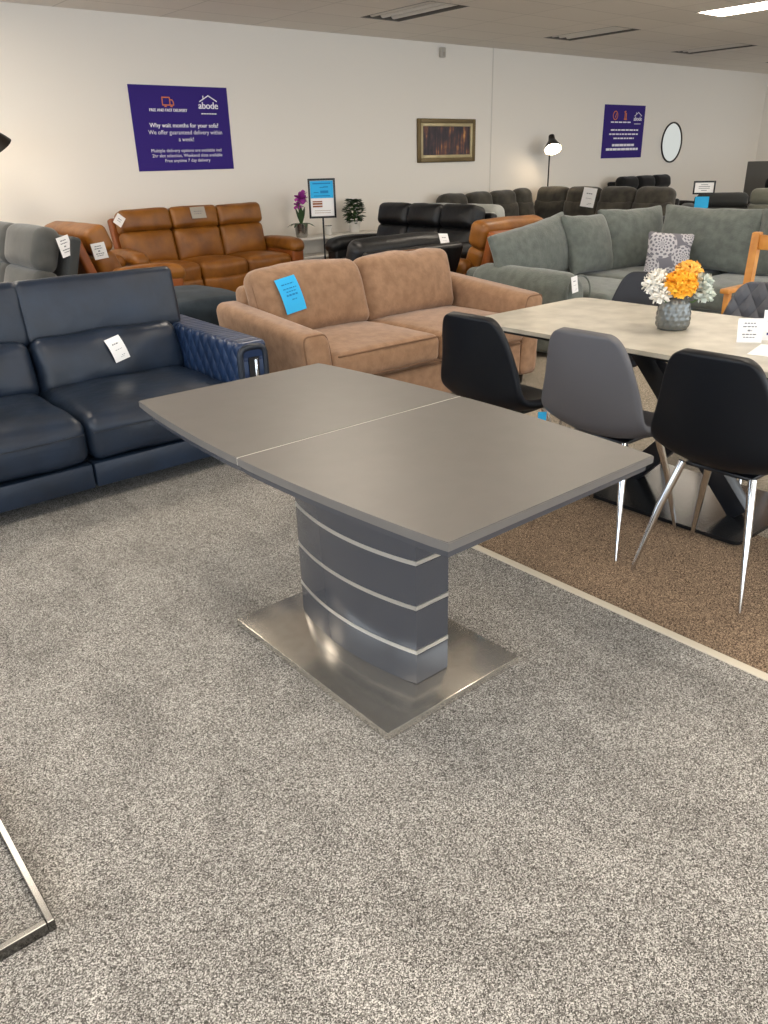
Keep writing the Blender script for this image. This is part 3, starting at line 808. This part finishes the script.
# sign stand with blue headed poster
t = thing('sign_stand', 'black pole sign stand holding a framed blue and white poster before the shelf unit', 'sign', (6.14, 8.42, 0), R(-32))
obj('base', lathe(BM(), [(0, .001), (.16, .001), (.16, .01), (.15, .016), (.03, .022), (0, .022)], 32), M['black_metal'], t)
b = BM(); tube(b, [(0, .012, .02), (0, .012, .86)], .011, 12); obj('pole', b, M['black_metal'], t)
fw_, fh, fz = .335, .455, 1.07
b = BM()
for sx in (-1, 1): box(b, (sx*(fw_/2-.012), 0, fz), (.024, .02, fh), bev=.003)
for sz in (-1, 1): box(b, (0, 0, fz+sz*(fh/2-.012)), (fw_-.048, .02, .024), bev=.003)
box(b, (0, .006, fz), (fw_-.05, .004, fh-.05)); obj('frame', b, M['black_metal'], t)
p = obj('poster', box(BM(), (0, .002, fz), (fw_-.05, .003, fh-.05)), M['paper'], t, smooth=False)
obj('header', box(BM(), (0, -.001, fz+.102), (fw_-.055, .002, .196)), M['blue_paper'], p, smooth=False)
b = BM()
for x, z, w, hh in ((0, .17, .22, .014), (.0, .125, .05, .01), (.05, .13, .06, .012), (.03, .075, .1, .03), (-.07, .07, .06, .01), (0, .03, .2, .01)):
    box(b, (x, -.0026, fz+z), (w, .001, hh))
obj('print', b, M['blue_ink'], p, smooth=False)
b = BM()
for x, z, w, hh in ((-.06, -.035, .12, .015), (-.06, -.06, .12, .022), (-.06, -.09, .12, .02)): box(b, (x, .0, fz+z), (w, .001, hh))
for z in (-.14, -.165): box(b, (0, .0, fz+z), (.2, .001, .004))
obj('photo_print', b, M['orange_dark'], p, smooth=False)

# ------------------------------------------------------------------ purple notices
def notice(name, label, x0, x1, z0, z1):
    t = thing(name, label, 'notice', ((x0+x1)/2, WY-.001, (z0+z1)/2))
    b = BM(); box(b, (0, -.003, 0), (x1-x0, .004, z1-z0)); obj('board', b, M['purple'], t, smooth=False)
    return t
TM = Matrix.Translation((0, -.0062, 0)) @ Matrix.Rotation(R(90), 4, 'X')
def letter(t, items, mat, name='lettering'):
    for s, size, x, z, bold, mw in items:
        b = add_text(BM(), s, size, x, z, bold, mw)
        bmesh.ops.transform(b, matrix=TM, verts=b.verts)
        obj(name, b, mat, t, smooth=False)
def strokes(t, segs, mat, name, wd):
    b = BM()
    for (xa, za), (xb, zb) in segs:
        d = Vector((xb-xa, zb-za)); L = d.length; an = math.atan2(d.y, d.x)
        box(b, ((xa+xb)/2, -.0062, (za+zb)/2), (L+wd*.6, .0012, wd), rot=(0, -an, 0))
    return obj(name, b, mat, t, smooth=False)
def house_logo(t, cx, cz, s):
    letter(t, [('abode', .105*s, cx, cz, .003*s, .26*s)], M['white_ink'], 'logo_lettering')
    strokes(t, [((cx-.11*s, cz+.045*s), (cx+.01*s, cz+.11*s)), ((cx+.01*s, cz+.11*s), (cx+.12*s, cz+.05*s)), ((cx-.06*s, cz+.075*s), (cx-.06*s, cz+.105*s))], M['white_ink'], 'logo_roof', .012*s)
    strokes(t, [((cx-.1*s+k*.035*s, cz-.085*s), (cx-.078*s+k*.035*s, cz-.085*s)) for k in range(6)], M['white_ink'], 'logo_line', .012*s)
t = notice('wall_notice', 'large purple delivery notice on the back wall above the orange sofa', 4.30, 5.57, 1.43, 2.335)
letter(t, [('FREE AND FAST DELIVERY', .044, -.17, .195, .0016, .48)], M['white_ink'])
letter(t, [('Why wait months for your sofa?', .066, .02, .035, .0014, .90), ('We offer guaranteed delivery within', .064, .03, -.04, 0, .97), ('a week!', .064, .02, -.115, 0, .2)], M['white_ink'])
letter(t, [('Multiple delivery options are available incl', .05, .015, -.235, 0, .93), ('2hr slot selection, Weekend slots available', .05, .02, -.29, 0, .93), ('Free anytime 7 day delivery', .05, .01, -.345, 0, .6)], M['white_ink'])
house_logo(t, .36, .25, 1.)
cx, cz = -.17, .285
strokes(t, [((cx-.065, cz-.035), (cx-.065, cz+.045)), ((cx-.065, cz+.045), (cx+.03, cz+.045)), ((cx+.03, cz+.045), (cx+.03, cz-.035)), ((cx-.065, cz-.035), (cx+.075, cz-.035)),
            ((cx+.03, cz+.02), (cx+.06, cz+.02)), ((cx+.06, cz+.02), (cx+.075, cz-.005)), ((cx+.075, cz-.005), (cx+.075, cz-.035)),
            ((cx-.04, cz-.05), (cx-.02, cz-.05)), ((cx+.035, cz-.05), (cx+.055, cz-.05))], M['orange_ink'], 'van_symbol', .011)
t = notice('wall_notice', 'smaller purple portrait notice on the back wall left of the round mirror', 13.31, 14.60, 1.42, 2.31)
house_logo(t, .42, .22, 1.0)
strokes(t, [((-.3+.07*math.cos(a*PI/6), .27+.07*math.sin(a*PI/6)), (-.3+.07*math.cos((a+1)*PI/6), .27+.07*math.sin((a+1)*PI/6))) for a in range(12)] + [((-.3, .24), (-.27, .3))], M['orange_ink'], 'round_symbol', .016)
strokes(t, [((0, .21), (0, .33)), ((.04, .21), (.04, .31)), ((-.02, .21), (.06, .21)), ((-.02, .33), (.02, .34))], M['orange_ink'], 'bottle_symbol', .02)
# writing too small to read in the photograph: rows of broken strokes
random.seed(5)
def rowstrokes(z, xa, xb, wd):
    out = []; x = xa
    while x < xb:
        l = random.uniform(.04, .11); out.append(((x, z), (min(x+l, xb), z))); x += l+.035
    return out
strokes(t, rowstrokes(.16, -.42, .2, 0), M['white_ink'], 'small_print', .022)
strokes(t, rowstrokes(.03, -.4, .46, 0)+rowstrokes(-.04, -.44, .48, 0)+rowstrokes(-.11, -.3, .34, 0), M['white_ink'], 'small_print', .024)
strokes(t, rowstrokes(-.225, -.32, .36, 0)+rowstrokes(-.295, -.5, .5, 0), M['white_ink'], 'bold_print', .04)

# framed picture
t = thing('framed_picture', 'gold framed dim woodland picture on the back wall', 'picture', (9.325, WY-.002, 1.735))
pw, ph = 1.22, .60
b = BM()
for sx in (-1, 1): box(b, (sx*(pw/2-.03), -.02, 0), (.06, .04, ph), bev=.008)
for sz in (-1, 1): box(b, (0, -.02, sz*(ph/2-.03)), (pw-.12, .04, .06), bev=.008)
obj('outer_frame', b, M['gold_dark'], t)
b = BM()
for sx in (-1, 1): box(b, (sx*(pw/2-.082), -.018, 0), (.045, .03, ph-.12), bev=.006)
for sz in (-1, 1): box(b, (0, -.018, sz*(ph/2-.082)), (pw-.21, .03, .045), bev=.006)
obj('inner_frame', b, M['gold'], t)
obj('canvas', box(BM(), (0, -.008, 0), (pw-.19, .008, ph-.19)), M['picture'], t, smooth=False)

# round mirror
t = thing('wall_mirror', 'round mirror with a thin dark rim on the back wall', 'mirror', (15.63, WY-.002, 1.675))
rm = Matrix.Rotation(R(90), 4, 'X')
obj('glass', lathe(BM(), [(0, .004), (.345, .004), (.345, .012), (0, .012)], 64, rm), M['mirror'], t)
obj('rim', lathe(BM(), [(.343, .002), (.368, .002), (.37, .022), (.357, .028), (.343, .022), (.343, .002)], 64, rm), M['lamp_dark'], t)

# small sensor under the ceiling
t = thing('motion_sensor', 'small pale sensor box high on the back wall near the ceiling', 'sensor', (9.21, WY-.002, 2.9))
b = BM(); box(b, (0, -.03, 0), (.09, .06, .13), bev=.012); obj('housing', b, M['sensor'], t)
b = BM(); box(b, (0, -.062, -.02), (.05, .01, .05), bev=.004); obj('lens', b, M['grey_paper'], t)

# ------------------------------------------------------------------ floor lamps
M['bulb_dim'] = plain('dim_bulb', '#fff4dc', .5, emit='#ffe9c6', estr=4)
def floor_lamp(label, loc, rz, top, tilt, bulb='bulb'):
    t = thing('floor_lamp', label, 'lamp', loc, rz)
    obj('base', lathe(BM(), [(0, .001), (.15, .001), (.15, .018), (.14, .025), (.02, .03), (0, .03)], 32), M['lamp_dark'], t)
    b = BM(); tube(b, [(0, 0, .028), (0, 0, top-.04), (0, -.02, top), (0, -.06, top+.03)], .012, 12); obj('pole', b, M['lamp_dark'], t)
    m = Matrix.Translation((0, -.1, top+.06)) @ Matrix.Rotation(tilt, 4, 'X')
    s = obj('lamp_shade', lathe(BM(), [(0, .06), (.05, .058), (.055, .0), (.06, -.03), (.085, -.07), (.125, -.15), (.145, -.2), (.141, -.2), (.12, -.15), (.08, -.072), (.05, -.03), (0, -.02)], 40, m), M['lamp_dark'], t)
    obj('lining', lathe(BM(), [(.1385, -.199), (.1175, -.15), (.0775, -.074), (.047, -.034), (0, -.025)], 40, m), M['lamp_in'], s)
    obj('bulb', lathe(BM(), [(0, -.04), (.03, -.06), (.06, -.1), (.07, -.135), (.055, -.17), (0, -.185)], 24, m), M[bulb], t)
    return t, m
l1, m1 = floor_lamp('lit dark floor lamp standing behind the charcoal corner sofa', (11.58, 9.3, 0), R(-38), 1.68, R(-38))
l2, m2 = floor_lamp('dark floor lamp whose shade edge shows at the far left edge of the picture', (2.42, 8.9, 0), R(105), 1.79, R(-35), 'bulb_dim')

# ------------------------------------------------------------------ ceramic table and what stands on it
t = thing('dining_table', 'beige ceramic topped dining table with crossed black legs, between two rows of chairs', 'table', (3.2, 1.68, 0))
def rrect(hx, hy, r, n=8, bow=0.):
    p = []
    for cx, cy, a0 in ((hx-r, hy-r, 0), (-hx+r, hy-r, 90), (-hx+r, -hy+r, 180), (hx-r, -hy+r, 270)):
        for i in range(n+1):
            a = R(a0+90*i/n); p.append((cx+r*math.cos(a), cy+r*math.sin(a)))
    return p
obj('tabletop', prism(BM(), rrect(.46, .98, .06), .742, .76, .003), M['ceramic'], t, 30)
obj('under_frame', prism(BM(), rrect(.42, .93, .05), .722, .7419), M['black_metal'], t, 30)
for s in (-1, 1):
    b = BM()
    ang = math.atan2(.62, .69)
    box(b, (s*.045, 0, .368), (.07, .09, .90), rot=(s*ang, 0, 0), bev=.004)
    # trim ends flat to plate and frame
    geom = list(b.verts)+list(b.edges)+list(b.faces)
    bmesh.ops.bisect_plane(b, geom=geom, plane_co=(0, 0, .721), plane_no=(0, 0, 1), clear_outer=True)
    geom = list(b.verts)+list(b.edges)+list(b.faces)
    bmesh.ops.bisect_plane(b, geom=geom, plane_co=(0, 0, .021), plane_no=(0, 0, -1), clear_outer=True)
    bmesh.ops.holes_fill(b, edges=[e for e in b.edges if len(e.link_faces) == 1])
    obj('leg', b, M['black_metal'], t)
obj('base_plate', prism(BM(), rrect(.30, .42, .03), .004, .02, .002), M['black_glass'], t, 30)

def shell_chair(mat, label, loc, rz, group, seat_mat=None):
    t = thing('dining_chair', label, 'chair', loc, rz, group)
    # profile in local y (front -y) and z, with half width
    prof = []
    def bez(z):            # backrest line: leans back towards the top
        return .19+.07*((z-.5)/.385)
    for z, hw in ((.880, .105), (.862, .138), (.835, .160), (.785, .180), (.72, .197), (.64, .215), (.57, .229)):
        prof.append((bez(z), z, hw))
    prof += [(.186, .515, .237), (.155, .482, .238), (.10, .462, .236), (.03, .455, .232), (-.06, .458, .226), (-.14, .464, .214), (-.185, .464, .195), (-.215, .457, .16)]
    nx = 16
    b = BM(); grid = []
    for k, (y, z, hw) in enumerate(prof):
        row = []
        up = max(0, min(1, (z-.47)/.2))
        for i in range(nx+1):
            u = -1+2*i/nx
            x = u*hw
            wrap = .06*(abs(x)/.235)**2.2
            side = math.sin(PI*min(1, max(0, (k-4)/10)))
            row.append(b.verts.new((x, y-wrap*(.15+.85*up), z+wrap*.8*side-(.005*u*u if k == 0 else 0))))
        grid.append(row)
    for a_, c_ in zip(grid, grid[1:]):
        for i in range(nx): b.faces.new((a_[i], a_[i+1], c_[i+1], c_[i]))
    bmesh.ops.recalc_face_normals(b, faces=b.faces)
    o = obj('seat_shell', b, mat, t, 0)
    md = o.modifiers.new('thick', 'SOLIDIFY'); md.thickness = .042; md.offset = 0
    md = o.modifiers.new('sub', 'SUBSURF'); md.levels = 2; md.render_levels = 2
    dg = bpy.context.evaluated_depsgraph_get()
    me = bpy.data.meshes.new_from_object(o.evaluated_get(dg)); o.modifiers.clear(); o.data = me
    for p in me.polygons: p.use_smooth = True
    b = BM(); box(b, (0, -.0, .432), (.25, .2, .014), bev=.004); obj('under_frame', b, M['black_metal'], t)
    for sx in (-1, 1):
        for y0_, y1_ in ((.1, .215), (-.1, -.2)):
            b = BM(); tube(b, [(sx*.13, y0_*1.1, .44), (sx*.17, (y0_+y1_)/2*1.05, .26), (sx*.215, y1_*1.04, .0)], [.0155, .0135, .0075], 14); obj('leg', b, M['chrome'], t)
    return t
g1 = 'chairs along the near side of the ceramic table'
c0 = shell_chair(M['chair_black'], 'black padded chair nearest the camera, right of the grey chair', (2.655, 1.225, 0), R(90), g1)
shell_chair(M['chair_grey'], 'plain grey padded chair between the two black chairs', (2.672, 1.74, 0), R(90), g1)
dup(c0, (2.635, 2.29, 0), R(90), 'black padded chair in front of the sand brown sofa, left of the grey chair', g1)
g2 = 'chairs along the far side of the ceramic table'
shell_chair(M['chair_quilt'], 'grey diamond quilted chair behind the two price cards', (3.72, 1.78, 0), R(-90), g2)
shell_chair(M['chair_dark'], 'dark grey chair behind the flower vase on the far side of the ceramic table', (3.70, 2.43, 0), R(-90), g2)

# vase
vx, vy = 3.2, 1.84
t = thing('flower_vase', 'smoked glass vase with diamond relief on the ceramic table', 'vase', (vx, vy, .76))
b = BM(); nz, nr = 26, 48
prof = [(0, .062), (.1, .067), (.3, .069), (.55, .066), (.75, .059), (.88, .05), (1, .046)]
def prad(s):
    for (a, ra), (c, rc) in zip(prof, prof[1:]):
        if a <= s <= c: return ra+(rc-ra)*(s-a)/(c-a)
    return prof[-1][1]
rings = []
for i in range(nz+1):
    s = i/nz; rr = prad(s); row = []
    for k in range(nr):
        a = 2*PI*k/nr
        d = abs(math.sin(a*7+s*11))*abs(math.sin(a*7-s*11))
        rl = rr+(.006*d if .06 < s < .86 else 0)
        row.append(b.verts.new((rl*math.cos(a), rl*math.sin(a), .002+s*.155)))
    rings.append(row)
for i in range(nz, 2, -4):
    s = i/nz
    rings.append([b.verts.new(((prad(s)-.006)*math.cos(2*PI*k/nr), (prad(s)-.006)*math.sin(2*PI*k/nr), .006+s*.15)) for k in range(nr)])
for a, c in zip(rings, rings[1:]):
    for k in range(nr): b.faces.new((a[k], a[(k+1) % nr], c[(k+1) % nr], c[k]))
b.faces.new(rings[-1]); b.faces.new(list(reversed(rings[0])))
obj('vase_body', b, M['glass_vase'], t, 0)

def flower(label, head, rad, mat, npet, pl, pw_, cat='flower', squash=.8, group=None):
    t = thing('cut_flower', label, cat, (vx, vy, .79), 0, group)
    h = Vector(head)
    b = BM(); tube(b, [(h.x*.12, h.y*.12, 0), (h.x*.2, h.y*.2, .09), (h.x*.6, h.y*.6, h.z*.72), tuple(h)], .0035, 6); obj('stem', b, M['stem'], t)
    b = BM()
    for k in range(npet):
        f = (k+.5)/npet; ph = math.acos(1-1.75*f); th = k*2.39996
        d = Vector((math.sin(ph)*math.cos(th), math.sin(ph)*math.sin(th), math.cos(ph)*squash))
        base = h + d*rad*.38
        tan = Vector((0, 0, 1)).cross(d)
        tan = tan.normalized() if tan.length > 1e-3 else Vector((1, 0, 0))
        upv = d.cross(tan).normalized()
        tan = (tan*math.cos(k*.7) + upv*math.sin(k*.7)*.5).normalized()
        nrm = d.cross(tan).normalized()
        prev = None
        for i in range(4):
            s = i/3; p = base+d*pl*s*(1-.25*s)+nrm*pl*.28*s*s+Vector((random.uniform(-1, 1), random.uniform(-1, 1), random.uniform(-1, 1)))*.0025
            w = pw_*(.35+.65*math.sin(PI*min(1, .2+s*.72)))
            cur = (b.verts.new(p-tan*w/2), b.verts.new(p-nrm*w*.18), b.verts.new(p+tan*w/2))
            if prev:
                b.faces.new((prev[0], prev[1], cur[1], cur[0])); b.faces.new((prev[1], prev[2], cur[2], cur[1]))
            prev = cur
    bmesh.ops.create_icosphere(b, subdivisions=2, radius=rad*.45, matrix=Matrix.Translation(h))
    obj('bloom', b, mat, t, 0)
    return t
ri = Vector((.7, -.7, 0))    # across the picture, to the right
def hp(r, d, z): return (r*.77+d*.64, -r*.64+d*.77, z)
flower('large ruffled golden yellow bloom in front in the vase', hp(-.005, -.05, .165), .088, M['petal_yellow'], 220, .05, .034)
M['petal_pale_yellow'] = plain('pale_yellow_petal', '#f4bc55', .7)
flower('pale golden bloom standing at the back of the vase', hp(.06, .05, .20), .066, M['petal_pale_yellow'], 80, .05, .045)
flower('white daisy bloom at the left of the vase', hp(-.095, -.01, .165), .062, M['petal_white'], 100, .048, .018)
flower('white bloom low in the front left of the vase', hp(-.082, -.05, .125), .05, M['petal_white'], 70, .04, .016)
flower('white bloom behind the left of the yellow blooms', hp(-.06, .07, .18), .05, M['petal_white'], 70, .04, .016)
flower('pale blue green bloom at the right of the vase', hp(.105, .0, .165), .05, M['petal_pale'], 80, .042, .02)
flower('pale blue green bloom lowest at the right of the vase', hp(.108, -.045, .12), .045, M['petal_pale'], 70, .036, .018)

Lc = ((-.25, .2, .3, .05), (-.3, .25, .16, .05), (-.1, .08, .0, .07), (-.3, .28, -.16, .05), (-.25, .2, -.28, .04))
card('price_card', 'small white price card standing on the ceramic table, the one nearer the vase', 'price card', (3.16, 1.475, .806), (R(-12), 0, R(-50)), .095, .095, lines=Lc)
card('price_card', 'white price card with dark blue writing standing at the right edge of the picture', 'price card', (3.27, 1.42, .818), (R(-12), 0, R(-50)), .105, .12, lines=((-.3, .3, .35, .08), (-.35, .35, .15, .08), (-.2, .3, -.05, .08), (-.35, .35, -.28, .08)), ink=M['ink_blue'])
b = BM(); box(b, (0, 0, .0008), (.21, .297, .0012)); props(obj('paper_sheet', b, M['paper'], loc=(3.08, 1.25, .7605), rot=(0, 0, R(12)), smooth=False), 'white paper sheet lying flat on the ceramic table at the right edge', 'paper')

card('price_tag', 'small blue tag hanging at the edge of the black chair by the sand brown sofa', 'price tag', (2.535, 1.998, .465), (0, 0, R(-42)), .035, .05, M['blue_paper'])

# oak carver chair
t = thing('carver_chair', 'oak carver chair with a square post back at the right edge', 'chair', (5.0, 2.28, 0), R(-90))
oak = M['oak']
for sx in (-1, 1):
    b = BM(); prism(b, [(sx*.235-.024, .185), (sx*.235+.024, .185), (sx*.235+.024, .235), (sx*.235-.024, .235)], 0, .99, .004)
    for v in b.verts: v.co.y += max(0, v.co.z-.45)*.12
    obj('back_post', b, oak, t)
    b = BM(); box(b, (sx*.235, -.19, .235), (.048, .048, .47), bev=.004); obj('front_leg', b, oak, t)
    b = BM(); box(b, (sx*.235, .0, .555), (.035, .04, .17), bev=.004); obj('arm_support', b, oak, t)
    b = BM(); box(b, (sx*.235, .08, .655), (.058, .27, .03), bev=.006); obj('arm', b, oak, t)
for z, hgt in ((.93, .09), (.62, .05), ):
    b = BM(); box(b, (0, .21+(z-.45)*.12, z), (.42, .022, hgt), bev=.004); obj('back_rail', b, oak, t)
b = BM(); box(b, (0, 0, .455), (.42, .42, .03), bev=.006); obj('seat', b, oak, t)
for sy in (-.19, .19):
    b = BM(); box(b, (0, sy, .41), (.42, .024, .06), bev=.003); obj('seat_rail', b, oak, t)

# ------------------------------------------------------------------ hanging tags and the small sign
card('price_tag', 'white swing tag on the left top corner of the orange three seater', 'price tag', (3.74, 8.95, .945), (R(-14), R(40), R(-8)), .10, .12, lines=((-.2, .2, .1, .08), (-.2, .2, -.1, .05)))
card('price_card', 'grey card lying over the middle headrest of the orange three seater', 'price card', (4.72, 8.962, .972), (R(-18), 0, 0), .19, .13, M['grey_paper'], lines=((-.3, .3, .1, .05), (-.3, .2, -.1, .05)))
card('price_tag', 'white price tag on the end of the dark grey recliner', 'price tag', (2.415, 6.975, .885), (R(-5), R(-10), R(22)), .13, .16, lines=Lc)
card('price_tag', 'white price tag hanging on the end of the orange recliner behind the dark grey one', 'price tag', (2.80, 7.24, .80), (R(8), R(-8), R(-25)), .12, .14, lines=Lc)
card('price_tag', 'white price tag on the low black recliner', 'price tag', (5.06, 5.165, .825), (R(-28), R(4), R(-6)), .1, .12, lines=L3)
card('price_tag', 'white label hanging on the rolled arm of the sage corner sofa', 'price tag', (5.035, 3.735, .58), (R(-4), R(-8), R(-6)), .065, .12, lines=L3)
card('price_card', 'white price card pinned to the charcoal corner sofa headrests', 'price card', (11.255, 8.2, .86), (R(-10), R(6), R(-84)), .24, .29, lines=L3)
t = thing('sign_stand', 'small black framed notice with a blue paper hanging under it', 'sign', (12.05, 6.68, .0), R(-62))
obj('base', lathe(BM(), [(0, .001), (.14, .001), (.14, .01), (.02, .02), (0, .02)], 24), M['black_metal'], t)
b = BM(); tube(b, [(0, .012, .02), (0, .012, .92)], .01, 10); obj('pole', b, M['black_metal'], t)
b = BM()
for sx in (-1, 1): box(b, (sx*.145, 0, .985), (.024, .02, .19), bev=.003)
for sz in (-1, 1): box(b, (0, 0, .985+sz*.083), (.266, .02, .024), bev=.003)
obj('frame', b, M['black_metal'], t)
p = obj('notice_sheet', box(BM(), (0, .002, .985), (.27, .003, .145)), M['paper'], t, smooth=False)
b = BM()
for z, w in ((.04, .1), (.015, .16), (-.01, .16), (-.04, .08)): box(b, (0, -.0005, .985+z), (w, .001, .008))
obj('print', b, M['ink'], p, smooth=False)
obj('blue_sheet', box(BM(), (-.01, -.002, .775), (.2, .003, .165)), M['blue_paper'], t, smooth=False)

# ------------------------------------------------------------------ lights
def area(name, loc, rot, sx, sy, power, col):
    l = bpy.data.lights.new(name, 'AREA'); l.shape = 'RECTANGLE'; l.size = sx; l.size_y = sy; l.energy = power; l.color = col
    o = bpy.data.objects.new(name, l); COL.objects.link(o); o.location = loc; o.rotation_euler = rot
    return o
for a, c in WL: area('daylight_fill', (X0-.2, (a+c)/2, 1.5), (0, R(-90), 0), 2.2, c-a, 26*(c-a), (.74, .86, 1.))
area('daylight_fill', (X1+.2, 6.15, 1.5), (0, R(90), 0), 2.2, 3.1, 5, (1., .97, .92))  # added fill behind the invented right window, a pale reflection for the mirror
for a, c in WF: area('daylight_fill', ((a+c)/2, Y0-.2, 1.45), (R(90), 0, 0), c-a, 2.3, 26*(c-a), (.82, .91, 1.))
for l_, m_, e in ((l1, m1, 4), (l2, m2, 1.5)):
    sp = bpy.data.lights.new('lamp_light', 'POINT'); sp.energy = e; sp.color = (1, .82, .6); sp.shadow_soft_size = .05
    o = bpy.data.objects.new('lamp_light', sp); COL.objects.link(o); o.parent = l_; o.location = (m_ @ Vector((0, 0, -.195)))
w = bpy.data.worlds.new('World'); scene.world = w; w.use_nodes = True
w.node_tree.nodes['Background'].inputs[0].default_value = (.75, .85, 1, 1); w.node_tree.nodes['Background'].inputs[1].default_value = .6

# ------------------------------------------------------------------ camera
f, p_, r_, H_ = 783.8944, .4197, -.0273, 1.46
aw = .6931
fwd = Vector((0, math.cos(p_), -math.sin(p_))); rt = Vector((1, 0, 0)); up = rt.cross(fwd)
rt2 = rt*math.cos(r_)+up*math.sin(r_); up2 = -rt*math.sin(r_)+up*math.cos(r_)
rz = Matrix.Rotation(-aw, 3, 'Z')
fwd, rt2, up2 = rz @ fwd, rz @ rt2, rz @ up2
cam = bpy.data.cameras.new('camera'); cam.sensor_fit = 'VERTICAL'; cam.sensor_height = 36; cam.sensor_width = 27; cam.lens = f/1024*36
co = bpy.data.objects.new('camera', cam); COL.objects.link(co)
mw = Matrix((rt2, up2, -fwd)).transposed().to_4x4(); mw.translation = (0, 0, H_)
co.matrix_world = mw
scene.camera = co
vs = scene.view_settings
vs.view_transform = 'Standard'; vs.look = 'None'; vs.gamma = 1; vs.use_curve_mapping = False
vs.exposure = 0.3
